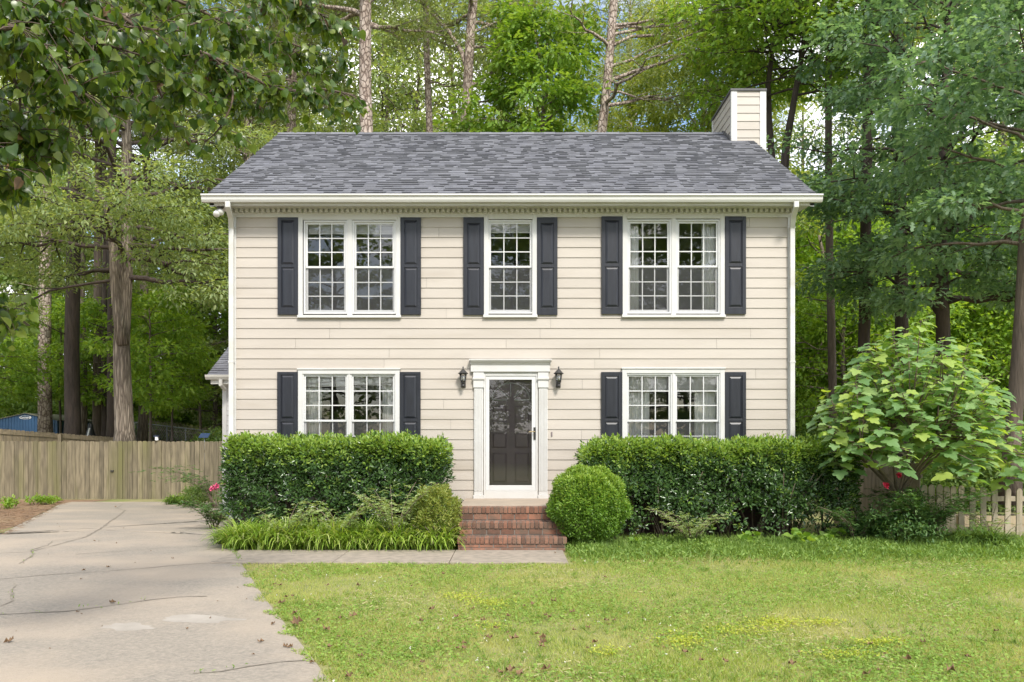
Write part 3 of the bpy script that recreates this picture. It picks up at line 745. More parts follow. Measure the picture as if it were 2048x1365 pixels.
blind(1254,1341,750,780,'white slatted blind half raised in the left half of the lower right window')
blind(1350,1438,750,780,'white slatted blind half raised in the right half of the lower right window')
blind(977,1064,446,462,'white slatted blind raised in the single window over the door')
blind(611,692,446,464,'white slatted blind raised in the left half of the upper left window')
blind(708,790,446,464,'white slatted blind raised in the right half of the upper left window')

# ---- lanterns beside the door, flood light under the eave
def lantern(px, label):
    x = fx(px); z = fz(776); t = thing('wall_lantern', label, 'wall lamp', (x, -.012, z), 'black wall lanterns beside the front door')
    y = -.12
    q = MB(); q.lathe((x, -.012, z+.03), [(.0,-.0)]*1+[(.045,0)], 4) if False else None
    q.box(x-.04, x+.04, -.03, -.014, z-.0, z+.13); q.tube([(x,-.03,z+.04),(x,-.07,z+.02),(x,y,z+.05)], .014, 8); q.build('bracket', M['black'], t, bevel=.006)
    q = MB(); q.lathe((x,y,z), [(.008,0),(.022,.012),(.03,.03),(.02,.05),(.034,.062),(.038,.075),(.038,.085)], 12)
    for k in range(6):
        a = math.pi/3*k+.3; q.tube([(x+.037*math.cos(a),y+.037*math.sin(a),z+.08),(x+.062*math.cos(a),y+.062*math.sin(a),z+.235)], .0055, 5)
    q.build('cage', M['black'], t)
    q = MB(); q.lathe((x,y,z), [(.034,.085),(.058,.232)], 12); q.build('glass', M['lampglass'], t, smooth=True)
    q = MB(); q.lathe((x,y,z), [(.009,.085),(.010,.13),(.022,.15),(.024,.175),(.010,.2)], 10); q.build('bulb', M['bulb'], t, smooth=True)
    q = MB(); q.lathe((x,y,z), [(.085,.232),(.088,.242),(.062,.262),(.04,.29),(.03,.30),(.014,.31),(.010,.335),(.014,.342),(.005,.362)], 14); q.build('cap', M['black'], t)
lantern(927, 'black carriage lantern on the siding left of the white front door')
lantern(1116.5, 'black carriage lantern on the siding right of the white front door')
fl = thing('flood_light', 'twin bulb security flood light under the left end of the eave', 'flood light', (wx(440,13.7), -.2, ZSOF))
X = wx(440,13.7)
q = MB(); q.lathe((X,-.2,ZSOF-.05), [(.05,0),(.06,.02),(.06,.05)], 14); q.build('base', M['flash'], fl)
for dx, dz in ((-.03,-.19),(.04,-.16)):
    q = MB(); q.tube([(X,-.2,ZSOF-.05),(X+dx*.5,-.22,ZSOF-.09)], .022, 8)
    q.tube([(X+dx*.5,-.22,ZSOF-.09),(X+dx*.8,-.25,ZSOF-.12),(X+dx,-.29,ZSOF+dz+.02),(X+dx,-.31,ZSOF+dz)], [.03,.045,.058,.05], 10); q.build('bulb', M['bulb'], fl, smooth=True)

# ---- brick steps
st = thing('brick_steps', 'three red brick steps with concrete landing at the front door', 'steps', (0, -1.6, 0))
tops = [(.595, -1.74), (.395, -2.03), (.205, -2.31)]
mb = MB(); hw = .80
mb.box(-hw+.02, hw-.02, -1.72, -.05, 0, .52); mb.box(-hw+.02, hw-.02, -2.01, -1.721, 0, .33); mb.box(-hw+.02, hw-.02, -2.29, -2.011, 0, .135)
mb.box(-hw+.012, hw-.012, -1.726, -1.4, .521, .585); mb.box(-hw+.012, hw-.012, -2.016, -1.75, .331, .387); mb.box(-hw+.012, hw-.012, -2.296, -2.04, .136, .197)
mb.build('mortar_core', M['mortar'], st)
mb = MB()
rb = random.Random(11)
for (zt, yf) in tops:
    nb = 24; pw = 2*hw/nb
    for k in range(nb):
        a = -hw+k*pw; j = rb.uniform(-.003,.003)
        mb.box(a+.0045, a+pw-.0045, yf+j, yf+.20 if zt > .5 else yf+.285, zt-.092, zt+rb.uniform(-.003,.003))
    zlow = zt-.10; zb_ = {.595:.40,.395:.21,.205:.0}[zt]
    rows = 2 if zt < .3 else 1
    hgt = (zlow-zb_)/rows
    for r0 in range(rows):
        off = .1*((r0) % 2); a = -hw+.01-off
        while a < hw-.02:
            c0, c1 = max(a, -hw+.012), min(a+.2, hw-.012)
            if c1-c0 > .02: mb.box(c0+.004, c1-.004, yf+.014, yf+.1, zb_+r0*hgt+.006, zb_+(r0+1)*hgt-.004)
            a += .208
for s in (-1, 1):                                                        # brick cheeks of the landing
    for r0 in range(8):
        a = -1.70+(.1 if r0 % 2 else 0)
        while a < -.1:
            x0_, x1_ = sorted((s*hw, s*(hw-.06))); mb.box(x0_, x1_, a, min(a+.2,-.06), .02+r0*.066, .02+r0*.066+.058); a += .208
mb.build('bricks', M['brick'], st, bevel=.004)
mb = MB(); mb.box(-hw-.01, hw+.01, -1.535, -.03, .521, .60); mb.build('landing', M['landing'], st)
#@@VEG

# ================================================================== TREES
def rotv(a, el): return Vector((math.cos(a)*math.cos(el), math.sin(a)*math.cos(el), math.sin(el)))
def bez(p, d0, d1, L, n):
    """n+1 points from p, heading turning from d0 to d1 over length L"""
    out = [Vector(p)]; q = Vector(p)
    for i in range(n):
        t = (i+.5)/n; d = (d0*(1-t)+d1*t).normalized(); q = q + d*(L/n); out.append(q.copy())
    return out
def lerp_path(path, t):
    m = len(path)-1; f = min(max(t,0),.9999)*m; i = int(f); return path[i].lerp(path[i+1], f-i)
def make_tree(name, label, cat, loc, seed, H, r0, z0, rad, nl, bark, leaf, tm=T_DIA, size=.15, nper=36, crad=.5, elev=(-.1,.9),
              shape=None, path=None, twigs=4, flat=.6, group=None, needle=False, droop=.2, extra=(), nseg=8, stub=0, limb_r=.42, leafjit=.55, ztop=1., taper=.86, limb_bark=None, stems=()):
    rng = random.Random(seed); nr = np.random.default_rng(seed)
    t = thing(name, label, cat, loc, group)
    base = Vector(loc)
    if path is None:
        path = []
        wob = r0*.9
        for i in range(9):
            f = i/8; path.append(base + Vector((rng.uniform(-wob,wob)*f*1.6, rng.uniform(-wob,wob)*f*1.6, -.25 + (H*ztop+.25)*f)))
    else: path = [Vector(p) for p in path]
    if shape is None: shape = lambda f: (math.sin(math.pi*(.12+.80*f)))**.8
    def rr(f): return r0*(1-taper*f)+.012
    wood = MB()
    fl = [1.0]*len(path)
    wood.tube(path, [rr(i/(len(path)-1))*(1.35 if i == 0 else 1.0) for i in range(len(path))], nseg)
    for sp, sr in stems: wood.tube(sp, [sr*(1-.75*i/(len(sp)-1)) for i in range(len(sp))], nseg)
    if limb_bark: wood.build('trunk', bark, t, smooth=True); wood = MB(); bark = limb_bark
    C = []                                             # leaf clusters (centre, outward direction)
    zb = path[0].z; zspan = path[-1].z - zb
    limbs = []
    for i in range(nl):
        f = (i+rng.random()*.6)/nl; ft = (z0 + (H*ztop-z0)*(f**.9))/ (H*ztop)
        p = lerp_path(path, ft); a = i*2.39996 + rng.uniform(-.5,.5)
        el = elev[0]+(elev[1]-elev[0])*f + rng.uniform(-.18,.18)
        L = rad*shape(f)*rng.uniform(.72,1.15)
        limbs.append((p, a, el, L, min(rr(ft)*limb_r, .03+.017*L)))
    for e in extra: limbs.append(e)
    for (p, a, el, L, rl) in limbs:
        if L < .25: continue
        d0 = rotv(a, el); d1 = rotv(a+rng.uniform(-.5,.5), el*.4 + rng.uniform(-.35,.25) - droop*.5)
        P = bez(p, d0, d1, L, 6)
        for q in P[1:]: q += Vector((rng.uniform(-1,1), rng.uniform(-1,1), rng.uniform(-1,1)))*L*.025
        wood.tube(P, [rl*(1-.88*k/6)+.006 for k in range(7)], 5, cap=False)
        C.append((P[-1], (P[-1]-P[-2]).normalized()))
        for k in range(twigs):
            f = .28 + .68*(k+rng.random())/twigs; q = lerp_path(P, f); sgn = 1 if k % 2 else -1
            ta = a + sgn*rng.uniform(.4,1.2); tl = L*rng.uniform(.22,.42)*(1.15-.5*f)+.25
            te = rng.uniform(-.3,.5)
            Q = bez(q, rotv(ta, te), rotv(ta+rng.uniform(-.4,.4), te-droop), tl, 3)
            wood.tube(Q, [rl*.34+.004, rl*.22+.004, rl*.12+.003, .004], 4, cap=False)
            C.append((Q[-1], (Q[-1]-Q[-2]).normalized())); C.append((Q[2], (Q[2]-Q[1]).normalized()))
    for i in range(stub):                              # dead stubs on the bare part of a pine
        f = rng.uniform(.3, .9)*z0/(H*ztop); p = lerp_path(path, f); a = rng.uniform(0, 6.28)
        Q = bez(p, rotv(a, .2), rotv(a+.4, rng.uniform(-.2,.5)), rng.uniform(.3,1.6), 3); wood.tube(Q, [.03,.022,.015,.006], 5, cap=False)
    wood.build('limbs' if limb_bark else 'trunk', bark, t, smooth=True)
    Cn = np.array([tuple(c) for c, _ in C]); Dn = np.array([tuple(d) for _, d in C])
    keep = nr.integers(int(nper*.6), int(nper*1.4)+1, len(Cn))
    idx = np.repeat(np.arange(len(Cn)), keep); n = len(idx)
    if needle:
        sub = nr.normal(size=(n,3))*np.array([crad,crad,crad*flat])*.6
        sub = np.round(sub/(crad*.55))*(crad*.55)+nr.normal(size=(n,3))*.02   # needles grow in tufts
        P = Cn[idx]+sub; T = rnd_unit(nr, n)*.8 + Dn[idx]*.5 + np.array([0,0,.35]); N = rnd_unit(nr, n)
    else:
        off = rnd_unit(nr, n)*(nr.random((n,1))**.45)*np.array([crad,crad,crad*flat]); P = Cn[idx]+off
        T = off/crad + Dn[idx]*.4 + rnd_unit(nr, n)*.6 + np.array([0,0,-droop*1.2]); N = np.array([0,0,1.]) + rnd_unit(nr, n)*leafjit
    V, Fc = leaves(P, T, N, size*nr.uniform(.65,1.25,n), tm)
    npmesh('crown', V, Fc, leaf, t)
    return t
def gp(px, d, sink=0): x = wx(px, d); y = d-D_CAM; return (x, y, float(gz(x, y))-sink)
def mid(px, d, py): return at(px, py, d)

G_PINE = 'tall pines standing behind the house'
G_FAR = 'green trees of the woods behind the yard'
# --- pines behind the roof, each trunk where it stands
def pine(px0, py0, px1, d, wpx, label, seed, H=24, z0=11, rad=3.4, nl=26, bark='bark_pine', forks=(), group=G_PINE, nper=60, stub=5, **kw):
    """trunk passes through px0 at row py0 and px1 at row 0"""
    b = gp(px0, d); r = wpx/2*d/F_PX*1.05
    xa, za = wx(px0, d), wz(py0, d); xb, zb = wx(px1, d), wz(0, d); sl_ = (xb-xa)/(zb-za)
    y = d-D_CAM; rng = random.Random(seed); path = []
    for i in range(10):
        z = b[2]-.3+(H+.3)*i/9; path.append((xa+sl_*(z-za)+rng.uniform(-.05,.05), y+rng.uniform(-.05,.05), z))
    loc = (path[0][0], y, b[2])
    ex = []
    for (py, ang, el, L, rl) in forks:
        z = wz(py, d); ex.append((Vector((xa+sl_*(z-za), y, z)), ang, el, L, rl))
    return make_tree('pine_tree', label, 'pine', loc, seed, H, r/.86, z0, rad, nl, M[bark], M['l_pine'], T_NEEDLE, .30, nper, .62, (-.05,.8),
                     lambda f: (1-.6*f)*(.55+.45*math.sin(math.pi*min(1,f*2+.2)/1.0 if f < .4 else 1.4)), path, 4, .55, group, True, .05, ex, 9, stub, taper=.5, **kw)
pine(735,268,731,26,27,'thickest pale pine trunk rising straight behind the roof left of centre',21, z0=15.2, forks=[(32,math.pi,.25,2.8,.10),(45,.2,-.2,1.3,.05),(5,2.2,.7,2,.07),(8,.5,.8,2,.08)])
pine(857,268,850,30,14,'slim straight pine between the thickest pine and the forked pine',22, z0=17, rad=3, forks=[(70,.3,-.3,2.4,.04),(165,.1,-.2,2.2,.035)])
pine(931,268,948,28,21,'forked pine with dead stubs behind the middle of the roof',23, z0=16, forks=[(152,2.9,1.25,5,.09),(175,.25,.65,2.2,.07),(65,.3,.5,2,.06),(95,.2,.2,1.2,.05),(205,.1,.15,1.4,.04)])
pine(1204,268,1228,25.5,19,'leaning pine with long bare limbs reaching right behind the roof',24, z0=10.5, rad=3.2, nl=18, nper=34, forks=[(213,.1,.3,4.2,.06),(165,.0,.35,5.6,.065),(135,-.1,.3,4.6,.05),(95,.1,.3,5,.055),(70,.2,.35,4.2,.05),(60,.0,.1,3.6,.045),(185,.1,-.1,2.6,.04)])
pine(582,268,590,29,20,'pale pine trunk just right of the roof corner on the left',25, z0=14)
pine(541,268,549,32,17,'brownish pine trunk in the middle of three by the left roof corner',26, z0=12)
pine(494,300,501,30,17,'leftmost of the three pine trunks by the left roof corner',27, z0=11, rad=3.4, nl=30)
pine(1262,268,1262,38,9,'thin far pine right of the leaning pine',28, z0=9, rad=3, H=22)
pine(1662,600,1657,23,13,'slender pine trunk just right of the house gutter',29, z0=13, H=22, bark='bark_mid', rad=2.6, stub=8)
pine(90,600,86,34,22,'pale mottled pine trunk near the left edge of the photo',30, z0=15, bark='bark_pine', stub=8)
pine(146,700,150,30,25,'dark thick trunk left of the forked grey oak',31, z0=14, bark='bark_dark', stub=8)
pine(288,700,296,37,15,'pale pine trunk right of the forked grey oak',32, z0=13, stub=8, bark='bark_grey')
pine(193,800,197,35,14,'thin reddish trunk beside the dark thick trunk',33, z0=14, bark='bark_mid')
pine(222,830,226,32,17,'brown trunk half hidden behind the forked grey oak',34, z0=14, bark='bark_dark')
pine(207,840,211,34,9,'narrow brown trunk touching the hidden brown trunk',35, z0=14, bark='bark_dark')
pine(165,830,168,36,10,'greyish thin trunk hugging the right side of the dark thick trunk',36, z0=14, bark='bark_grey')
pine(1726,700,1738,21,19,'dark trunk right of the slender pine at the right',37, z0=13, bark='bark_dark', rad=2.6, nper=40)
pine(1802,700,1796,22,22,'broad dark trunk behind the fig tree',38, z0=13, bark='bark_dark', rad=2.6, nper=40)

OAKSHAPE = lambda f: (math.sin(math.pi*(.22+.72*f)))**.7
# --- forked willow oak behind the left fence
d = 25.2; b = gp(252, d)
pa = [at(250,905,d), at(249,860,d), at(245,760,d), at(243,690,d), at(247,620,d), at(251,560,d), at(253,480,d+.1), at(252,400,d+.2), at(254,300,d+.3), at(250,200,d+.4), at(255,100,d+.3), at(252,20,d+.2)]
fork = at(240,640,d)
ex = [(Vector(at(228,480,d)), math.pi*.95, .72, 4.6, .09), (Vector(at(222,450,d)), math.pi*.98, .05, 4.4, .08), (Vector(at(230,560,d)), math.pi, -.12, 4.2, .05), (Vector(at(250,500,d)), 0.1, .4, 4.0, .06), (Vector(at(250,520,d)), -.4, -.1, 3.6, .05),
      (Vector(at(250,430,d)), -.9, .1, 3.6, .05), (Vector(at(246,470,d)), -2.0, .0, 3.8, .05)]
make_tree('oak_tree', 'forked grey oak with furrowed trunk just behind the wooden gate', 'oak', b, 41, 14.5, .30, 6.6, 5.2, 44, M['bark_grey'], M['l_willow'], T_OVAL, .15, 80, .75, (.0,.85), OAKSHAPE, pa, 6, .5, None, False, .25, ex, 10, limb_bark=M['bark_dark'], taper=.7, stems=[([Vector(at(*q)) for q in ((246,690,25.1),(238,640,25.0),(231,570,25.0),(227,500,25.0),(222,450,25.1),(212,410,25.1),(190,370,25.2),(150,340,25.2))], .2)])
# --- the big dark oak on the right
d = 19.5; b = gp(1890, d)
pa = [at(1893,890,d), at(1890,800,d), at(1886,640,d), at(1884,520,d), at(1884,420,d), at(1886,330,d), at(1888,240,d+.1), at(1890,140,d+.2), at(1896,40,d+.2), at(1902,-80,d+.2)]
ex = [(Vector(at(1886,230,d)), math.pi*.9, .75, 2.0, .07), (Vector(at(1888,260,d)), .3, 1.05, 3.4, .09), (Vector(at(1884,500,d)), .1, .95, 3.6, .09), (Vector(at(1884,520,d)), math.pi*.95, .95, 2.6, .08), (Vector(at(1886,640,d)), math.pi*.85, 1.0, 3.0, .06)]
for k, (px, py, dd, a, L) in enumerate([(1880,560,0,3.2,2.9),(1885,600,0,-.2,2.2),(1885,450,0,3.5,3.2),(1885,380,0,2.8,2.8),(1885,470,0,-1.6,2.6),(1885,570,0,-1.2,2.6),(1885,620,0,-2.2,2.8),(1885,320,0,-1.8,2.8),(1885,610,0,-.9,2.4)]):
    ex.append((Vector(at(px,py,d+dd)), a, .12, L, .045))
make_tree('oak_tree', 'large dark green oak with black branching trunk right of the house', 'oak', b, 42, 13.5, .185, 3.4, 3.7, 44, M['bark_dark'], M['l_oak'], T_LOBED, .155, 50, .5, (-.05,.8), OAKSHAPE, pa, 5, .5, None, False, .15, ex, 9)
d = 15.3; b = gp(2028, d)
pa = [at(2020,1010,d), at(2024,900,d), at(2036,740,d), at(2044,600,d), at(2048,480,d), at(2062,330,d), at(2080,160,d), at(2100,-60,d)]
make_tree('oak_tree', 'leaning oak trunk at the right edge of the photo', 'oak', b, 43, 11.3, .16, 6.0, 3.0, 30, M['bark_mid'], M['l_oak'], T_LOBED, .17, 36, .46, (.1,.8), OAKSHAPE, pa, 5, .5, None, False, .15, (), 9)
# --- bright broadleaf trees behind the roof
b = gp(1085, 27)
make_tree('sweetgum_tree', 'bright green broadleaf tree behind the roof right of the forked pine', 'tree', b, 44, 15.5, .2, 6.5, 2.5, 44, M['bark_grey'], M['l_gum'], T_LOBED, .21, 40, .5, (.1,.9), lambda f: .45+.75*(1-f)**.6, None, 4, .6)
b = gp(1052, 30)
make_tree('sweetgum_tree', 'second bright green tree partly behind the first over the roof ridge', 'tree', b, 49, 13, .2, 6.0, 2.2, 30, M['bark_grey'], M['l_gum'], T_LOBED, .2, 34, .5, (.1,.9), lambda f: .5+.6*(1-f)**.6, None, 4, .6)
b = gp(1410, 30)
make_tree('elm_tree', 'feathery yellow green tree behind the roof left of the chimney', 'tree', b, 45, 17, .13, 6, 3.3, 54, M['bark_white'], M['l_elm'], T_OVAL, .19, 85, .6, (.15,1.0), lambda f: .65+.45*math.sin(math.pi*f), None, 4, .55)
b = gp(1340, 33)
make_tree('elm_tree', 'pale stemmed yellow green tree behind the roof ridge near the leaning pine', 'tree', b, 46, 14, .11, 6, 2.6, 36, M['bark_white'], M['l_elm'], T_OVAL, .19, 75, .6, (.15,1.0), lambda f: .65+.45*math.sin(math.pi*f), None, 4, .55)
d = 24
pa = [gp(1535, d, .3), at(1540,500,d), at(1545,330,d), at(1538,240,d), at(1536,170,d), at(1545,100,d), at(1562,20,d), at(1575,-80,d), at(1580,-200,d)]
make_tree('maple_tree', 'slender dark trunk curving up right behind the chimney', 'tree', gp(1535, d), 47, 16.5, .12, 9, 3, 34, M['bark_dark'], M['l_gum'], T_LOBED, .18, 34, .5, (.0,.8), OAKSHAPE, pa, 4, .55)
d = 23
pa = [gp(1560, d, .3), at(1565,400,d), at(1572,290,d), at(1585,220,d), at(1605,100,d), at(1618,20,d), at(1630,-120,d)]
make_tree('oak_tree', 'dark oak trunk leaning right beside the chimney', 'oak', gp(1560, d), 48, 15, .14, 8.0, 3.2, 40, M['bark_dark'], M['l_gum'], T_LOBED, .18, 20, .5, (.0,.8), OAKSHAPE, pa, 5, .55)

# --- woods: three kinds repeated
def far_tree(name, label, px, d, seed, H, leaf, bark, rad, z0, size=.24, tm=T_DIA, nl=38, nper=28):
    return make_tree(name, label, 'tree', gp(px, d), seed, H, .2, z0, rad, nl, M[bark], M[leaf], tm, size, nper, .8, (-.1,.8), OAKSHAPE, None, 4, .6, G_FAR)
fa = far_tree('woodland_tree', 'deep green broadleaf tree in the woods behind the yard', 330, 54, 61, 16, 'l_deep', 'bark_dark', 4.5, 1.6)
fb = far_tree('woodland_tree', 'grey green fine leaved tree in the woods behind the yard', 60, 52, 62, 18, 'l_willow', 'bark_grey', 4.6, 2.2, .22, T_OVAL)
fc = far_tree('woodland_tree', 'light green maple in the woods behind the yard', -140, 40, 63, 8.5, 'l_maple', 'bark_grey', 3.2, 1.6, .2, T_LOBED, 34, 34)
rf = random.Random(77)
def place(proto, px, d, s, label=None):
    x, y, z = gp(px, d); return dup(proto, (x, y, z-.05), rf.uniform(0, 6.28), s*rf.uniform(.93,1.07), label)
for px, d, s in [(-40,50,1.0),(200,54,1.1),(430,48,.95),(120,60,1.2),(500,52,1.0),(660,54,1.05),(840,60,1.1),(1000,60,1.1),(1180,58,1.1),(1340,56,1.1),(1500,52,1.05),(1620,46,1.0),(1750,44,1.0),(1850,40,.95),(1980,40,.95),(2090,44,1.1),(1690,56,1.15),(1920,54,1.15),(280,62,1.2),(-180,44,1.1),(2220,34,1.0),(-280,30,.9),(2330,42,1.1),(2450,36,1.0),(2600,46,1.2),(-420,38,1.0),(-560,46,1.2)]:
    place(fa, px, d, s)
for px, d, s in [(690,38,.86),(800,40,.95),(430,40,.75),(360,48,1.0),(570,42,.95),(1000,46,.95),(150,48,.95),(-90,48,1.1),(880,46,1.05),(280,46,.85),(760,46,1.05),(920,42,.85),(540,38,1.0),(470,40,.9),(1290,40,.9),(1180,46,1.05),(640,36,.75)]:
    place(fb, px, d, s)
for px, d, s in [(770,46,1.5),(835,44,1.4),(905,48,1.5),(690,48,1.5),(610,46,1.45),(1000,50,1.5),(1260,48,1.45),(520,46,1.3),(-30,56,1.3),(40,58,1.3),(110,56,1.2)]:
    place(fb, px, d, s)
for px, d, s in [(350,45,1.0),(215,46,.9),(60,46,1.0),(430,46,1.2),(1640,32,1.2),(1700,36,1.3),(1600,38,1.4),(1790,28,.85),(1870,32,1.1),(1970,30,.9),(2070,30,1.2),(1690,28,.8),(1940,42,1.3)]:
    place(fc, px, d, s)
fd = make_tree('young_maple', 'slim young maple with lime leaves among the trunks behind the fence', 'tree', gp(300,28), 64, 6.6, .05, 3.3, 1.7, 22, M['bark_mid'], M['l_maple'], T_LOBED, .17, 26, .42, (-.1,.6), None, None, 4, .5, 'young maples among the trunks behind the left fence')
for px, d, s in [(-30,30,.95),(130,40,1.1),(205,34,1.0),(345,31,.9),(120,36,1.1),(400,38,1.3)]: place(fd, px, d, s)
for px, d, s in [(1900,46,1.5),(2010,44,1.45),(1790,48,1.5),(1610,52,1.3)]: place(fb, px, d, s)
# --- understorey shrubs behind the fences
def bush(name, label, loc, seed, rx, rz, n, leaf, size, tm=T_OVAL, group=None, lumps=14, cat='shrub', stems=7):
    nr = np.random.default_rng(seed); rng = random.Random(seed)
    t = thing(name, label, cat, loc, group); L = np.array(loc)
    c = rnd_unit(nr, lumps)*np.array([rx,rx,rz])*.62; c[:,2] = np.abs(c[:,2])*1.0+rz*.30
    k = nr.integers(0, lumps, n); rad = nr.uniform(.3,.5,lumps)*rx
    off = rnd_unit(nr, n)*(nr.random((n,1))**.4)*rad[k][:,None]*np.array([1,1,.75])
    P = L + c[k] + off; P[:,2] = np.maximum(P[:,2], L[2]+.04)
    T = off/rx + rnd_unit(nr, n)*.7; N = np.array([0,0,1.])+rnd_unit(nr, n)*.6
    V, Fc = leaves(P, T, N, size*nr.uniform(.7,1.25,n), tm); npmesh('foliage', V, Fc, M[leaf], t)
    mb = MB()
    for i in range(stems):
        e = L + c[i % lumps]; mb.tube(bez(L+np.array([rng.uniform(-.1,.1)*rx,rng.uniform(-.1,.1)*rx,-.1]), Vector((0,0,1)), Vector(e-L).normalized(), float(np.linalg.norm(c[i%lumps]))*1.1, 4), [.025,.02,.015,.01,.005], 5)
    mb.build('stem', M['stem'], t, smooth=True)
    return t
sh = bush('understorey_shrub', 'dark evergreen shrub at the edge of the woods', gp(415,43), 71, 1.6, 1.7, 7000, 'l_deep', .17, group='shrubs along the edge of the woods')
for px, d, s in [(345,46,1.5),(445,30,1.2),(385,47,1.5),(20,44,1.6),(-60,40,1.5),(110,44,1.3),(260,46,1.4),(1640,27,1.2),(1720,29,1.3),(1790,25,1.0),(1880,27,1.2),(1960,29,1.3),(2050,25,1.2),(1600,31,1.3),(2140,27,1.4),(330,48,1.9),(150,46,1.8),(40,44,1.8),(240,52,2.2),(420,50,2.2),(1700,44,2),(1850,42,2.2),(2000,40,2.2),(1580,42,2),(1760,20.5,.7),(1880,20,.75),(1990,20,.8)]:
    place(sh, px, d, s)

# ================================================================== FENCES, SHED, SMALL THINGS AT THE BACK
def board_fence(mb, p0, p1, zb0, zb1, zt0, zt1, w, gap, th, seed, dog=.025, jz=.012):
    rng = random.Random(seed); p0 = Vector((*p0,0)); p1 = Vector((*p1,0)); L = (p1-p0).length; d = (p1-p0)/L; nrm = Vector((-d.y, d.x, 0))
    s = 0
    while s < L - w*.6:
        f = s/L; zb = zb0+(zb1-zb0)*f+rng.uniform(0,.015); zt = zt0+(zt1-zt0)*f+rng.uniform(-jz,jz); ww = w-gap
        o = nrm*rng.uniform(-.004,.004)
        a = p0+d*s+o; b = a+d*ww
        pr = [(0,zb),(ww,zb),(ww,zt-dog),(ww-dog,zt),(dog,zt),(0,zt-dog)]
        n = len(mb.v)
        for off in (Vector((0,0,0)), nrm*th):
            for q, z in pr: c = a+d*q+off; mb.v.append((c.x,c.y,z))
        mb.f.append(tuple(n+i for i in range(6))); mb.f.append(tuple(n+6+i for i in range(6))[::-1])
        for i in range(6): mb.f.append((n+i, n+6+i, n+6+(i+1)%6, n+(i+1)%6))
        s += w*rng.uniform(.96,1.04)
DF = 24.0; YF = DF-D_CAM
ft, fb0 = wz(883,DF), wz(1003,DF)
fen = thing('wooden_fence', 'greenish weathered privacy fence with gate across the end of the driveway', 'fence', (-12.5, YF, -.2))
for (a, b, sd, nm) in ((-22.0, wx(141.5,DF), 1, 'board_panel'), (wx(323,DF), wx(560,DF), 3, 'board_panel')):
    mb = MB(); board_fence(mb, (a,YF), (b-.01,YF), fb0+.01, fb0, ft+(.01 if sd==1 else 0), ft, .142, .010, .018, sd); mb.build(nm, M['fencewood'], fen)
    mb = MB()
    for z in (fb0+.3, ft-.3): mb.box(a, b, YF+.022, YF+.06, z-.045, z+.045)
    mb.build('rail', M['fencewood'], fen)
mb = MB(); board_fence(mb, (wx(142,DF)+.005,YF-.006), (wx(312,DF)-.01,YF-.006), fb0-.02, fb0-.02, ft, ft+.01, .142, .009, .018, 2)
gate = mb.build('gate', M['fencewood'], fen)
mb = MB(); mb.box(wx(222,DF), wx(228,DF), YF-.045, YF-.007, wz(943.5,DF), wz(941,DF)); mb.build('latch', M['black'], gate)
for px, pw in ((318,.14),(141,.1)):
    mb = MB(); x = wx(px,DF); mb.box(x-pw/2, x+pw/2, YF-.03 if px==318 else YF+.025, YF+.12, fb0-.2, ft+.02); mb.build('post', M['fencewood'], fen)
# second fence, running away behind the first
f2 = thing('wooden_fence', 'tan wooden fence with top rail behind the driveway fence at the far left', 'fence', (-15, 12.5, 0))
d0, d1 = 26.0, 31.0
p0 = (wx(-150,d0), d0-D_CAM); p1 = (wx(238,d1), d1-D_CAM)
za, zb_ = wz(851,d0)+.05, wz(876,d1)
mb = MB(); board_fence(mb, p0, p1, za-1.7, zb_-1.5, za, zb_, .142, .007, .018, 5); mb.build('board_panel', M['fencewood2'], f2)
mb = MB(); q = .03
mb.beam((p0[0],p0[1]-.03,za-.12), (p1[0],p1[1]-.03,zb_-.12), .04, .09); mb.build('rail', M['fencewood2'], f2)
for px, d_ in ((9,28.3),(137,29.8)):
    x = wx(px,d_); t_ = (x-p0[0])/(p1[0]-p0[0]); y = p0[1]+(p1[1]-p0[1])*t_; z = za+(zb_-za)*t_
    mb = MB(); mb.box(x-.06,x+.06,y-.13,y-.03,z-1.7,z-.02); mb.build('post', M['fencewood2'], f2)
def post_lamp(px, py, d_, label):
    x, y, z = at(px, py, d_); t = thing('solar_lamp', label, 'solar lamp', (x, y, z-.1))
    q = MB(); q.lathe((x,y,z-.09), [(.03,0),(.05,.02),(.05,.12)], 10); q.build('lamp_body', M['white'], t)
    q = MB(); q.box(x-.075,x+.075,y-.06,y+.06,z+.031,z+.06); q.build('solar_cap', M['solar'], t, bevel=.008)
post_lamp(11, 861, 28.1, 'small white solar lamp on a post of the tan fence at far left')
post_lamp(313.5, 876, 23.95, 'small white solar lamp on the gate post of the driveway fence')
t = thing('solar_charger', 'small tilted solar panel on a stake above the driveway fence near the house', 'solar panel', at(409,885,24.6))
x, y, z = at(409,872,24.6)
q = MB(); q.hexa([(x-.16,y-.07,z-.07),(x+.13,y-.07,z-.07),(x+.16,y+.07,z+.07),(x-.13,y+.07,z+.07)], [(x-.16,y-.085,z-.06),(x+.13,y-.085,z-.06),(x+.16,y+.055,z+.08),(x-.13,y+.055,z+.08)]); q.build('panel', M['solar'], t)
q = MB(); q.tube([(x,y,z),(x,y,z-1.9)], .015, 6); q.build('stake', M['galv'], t)
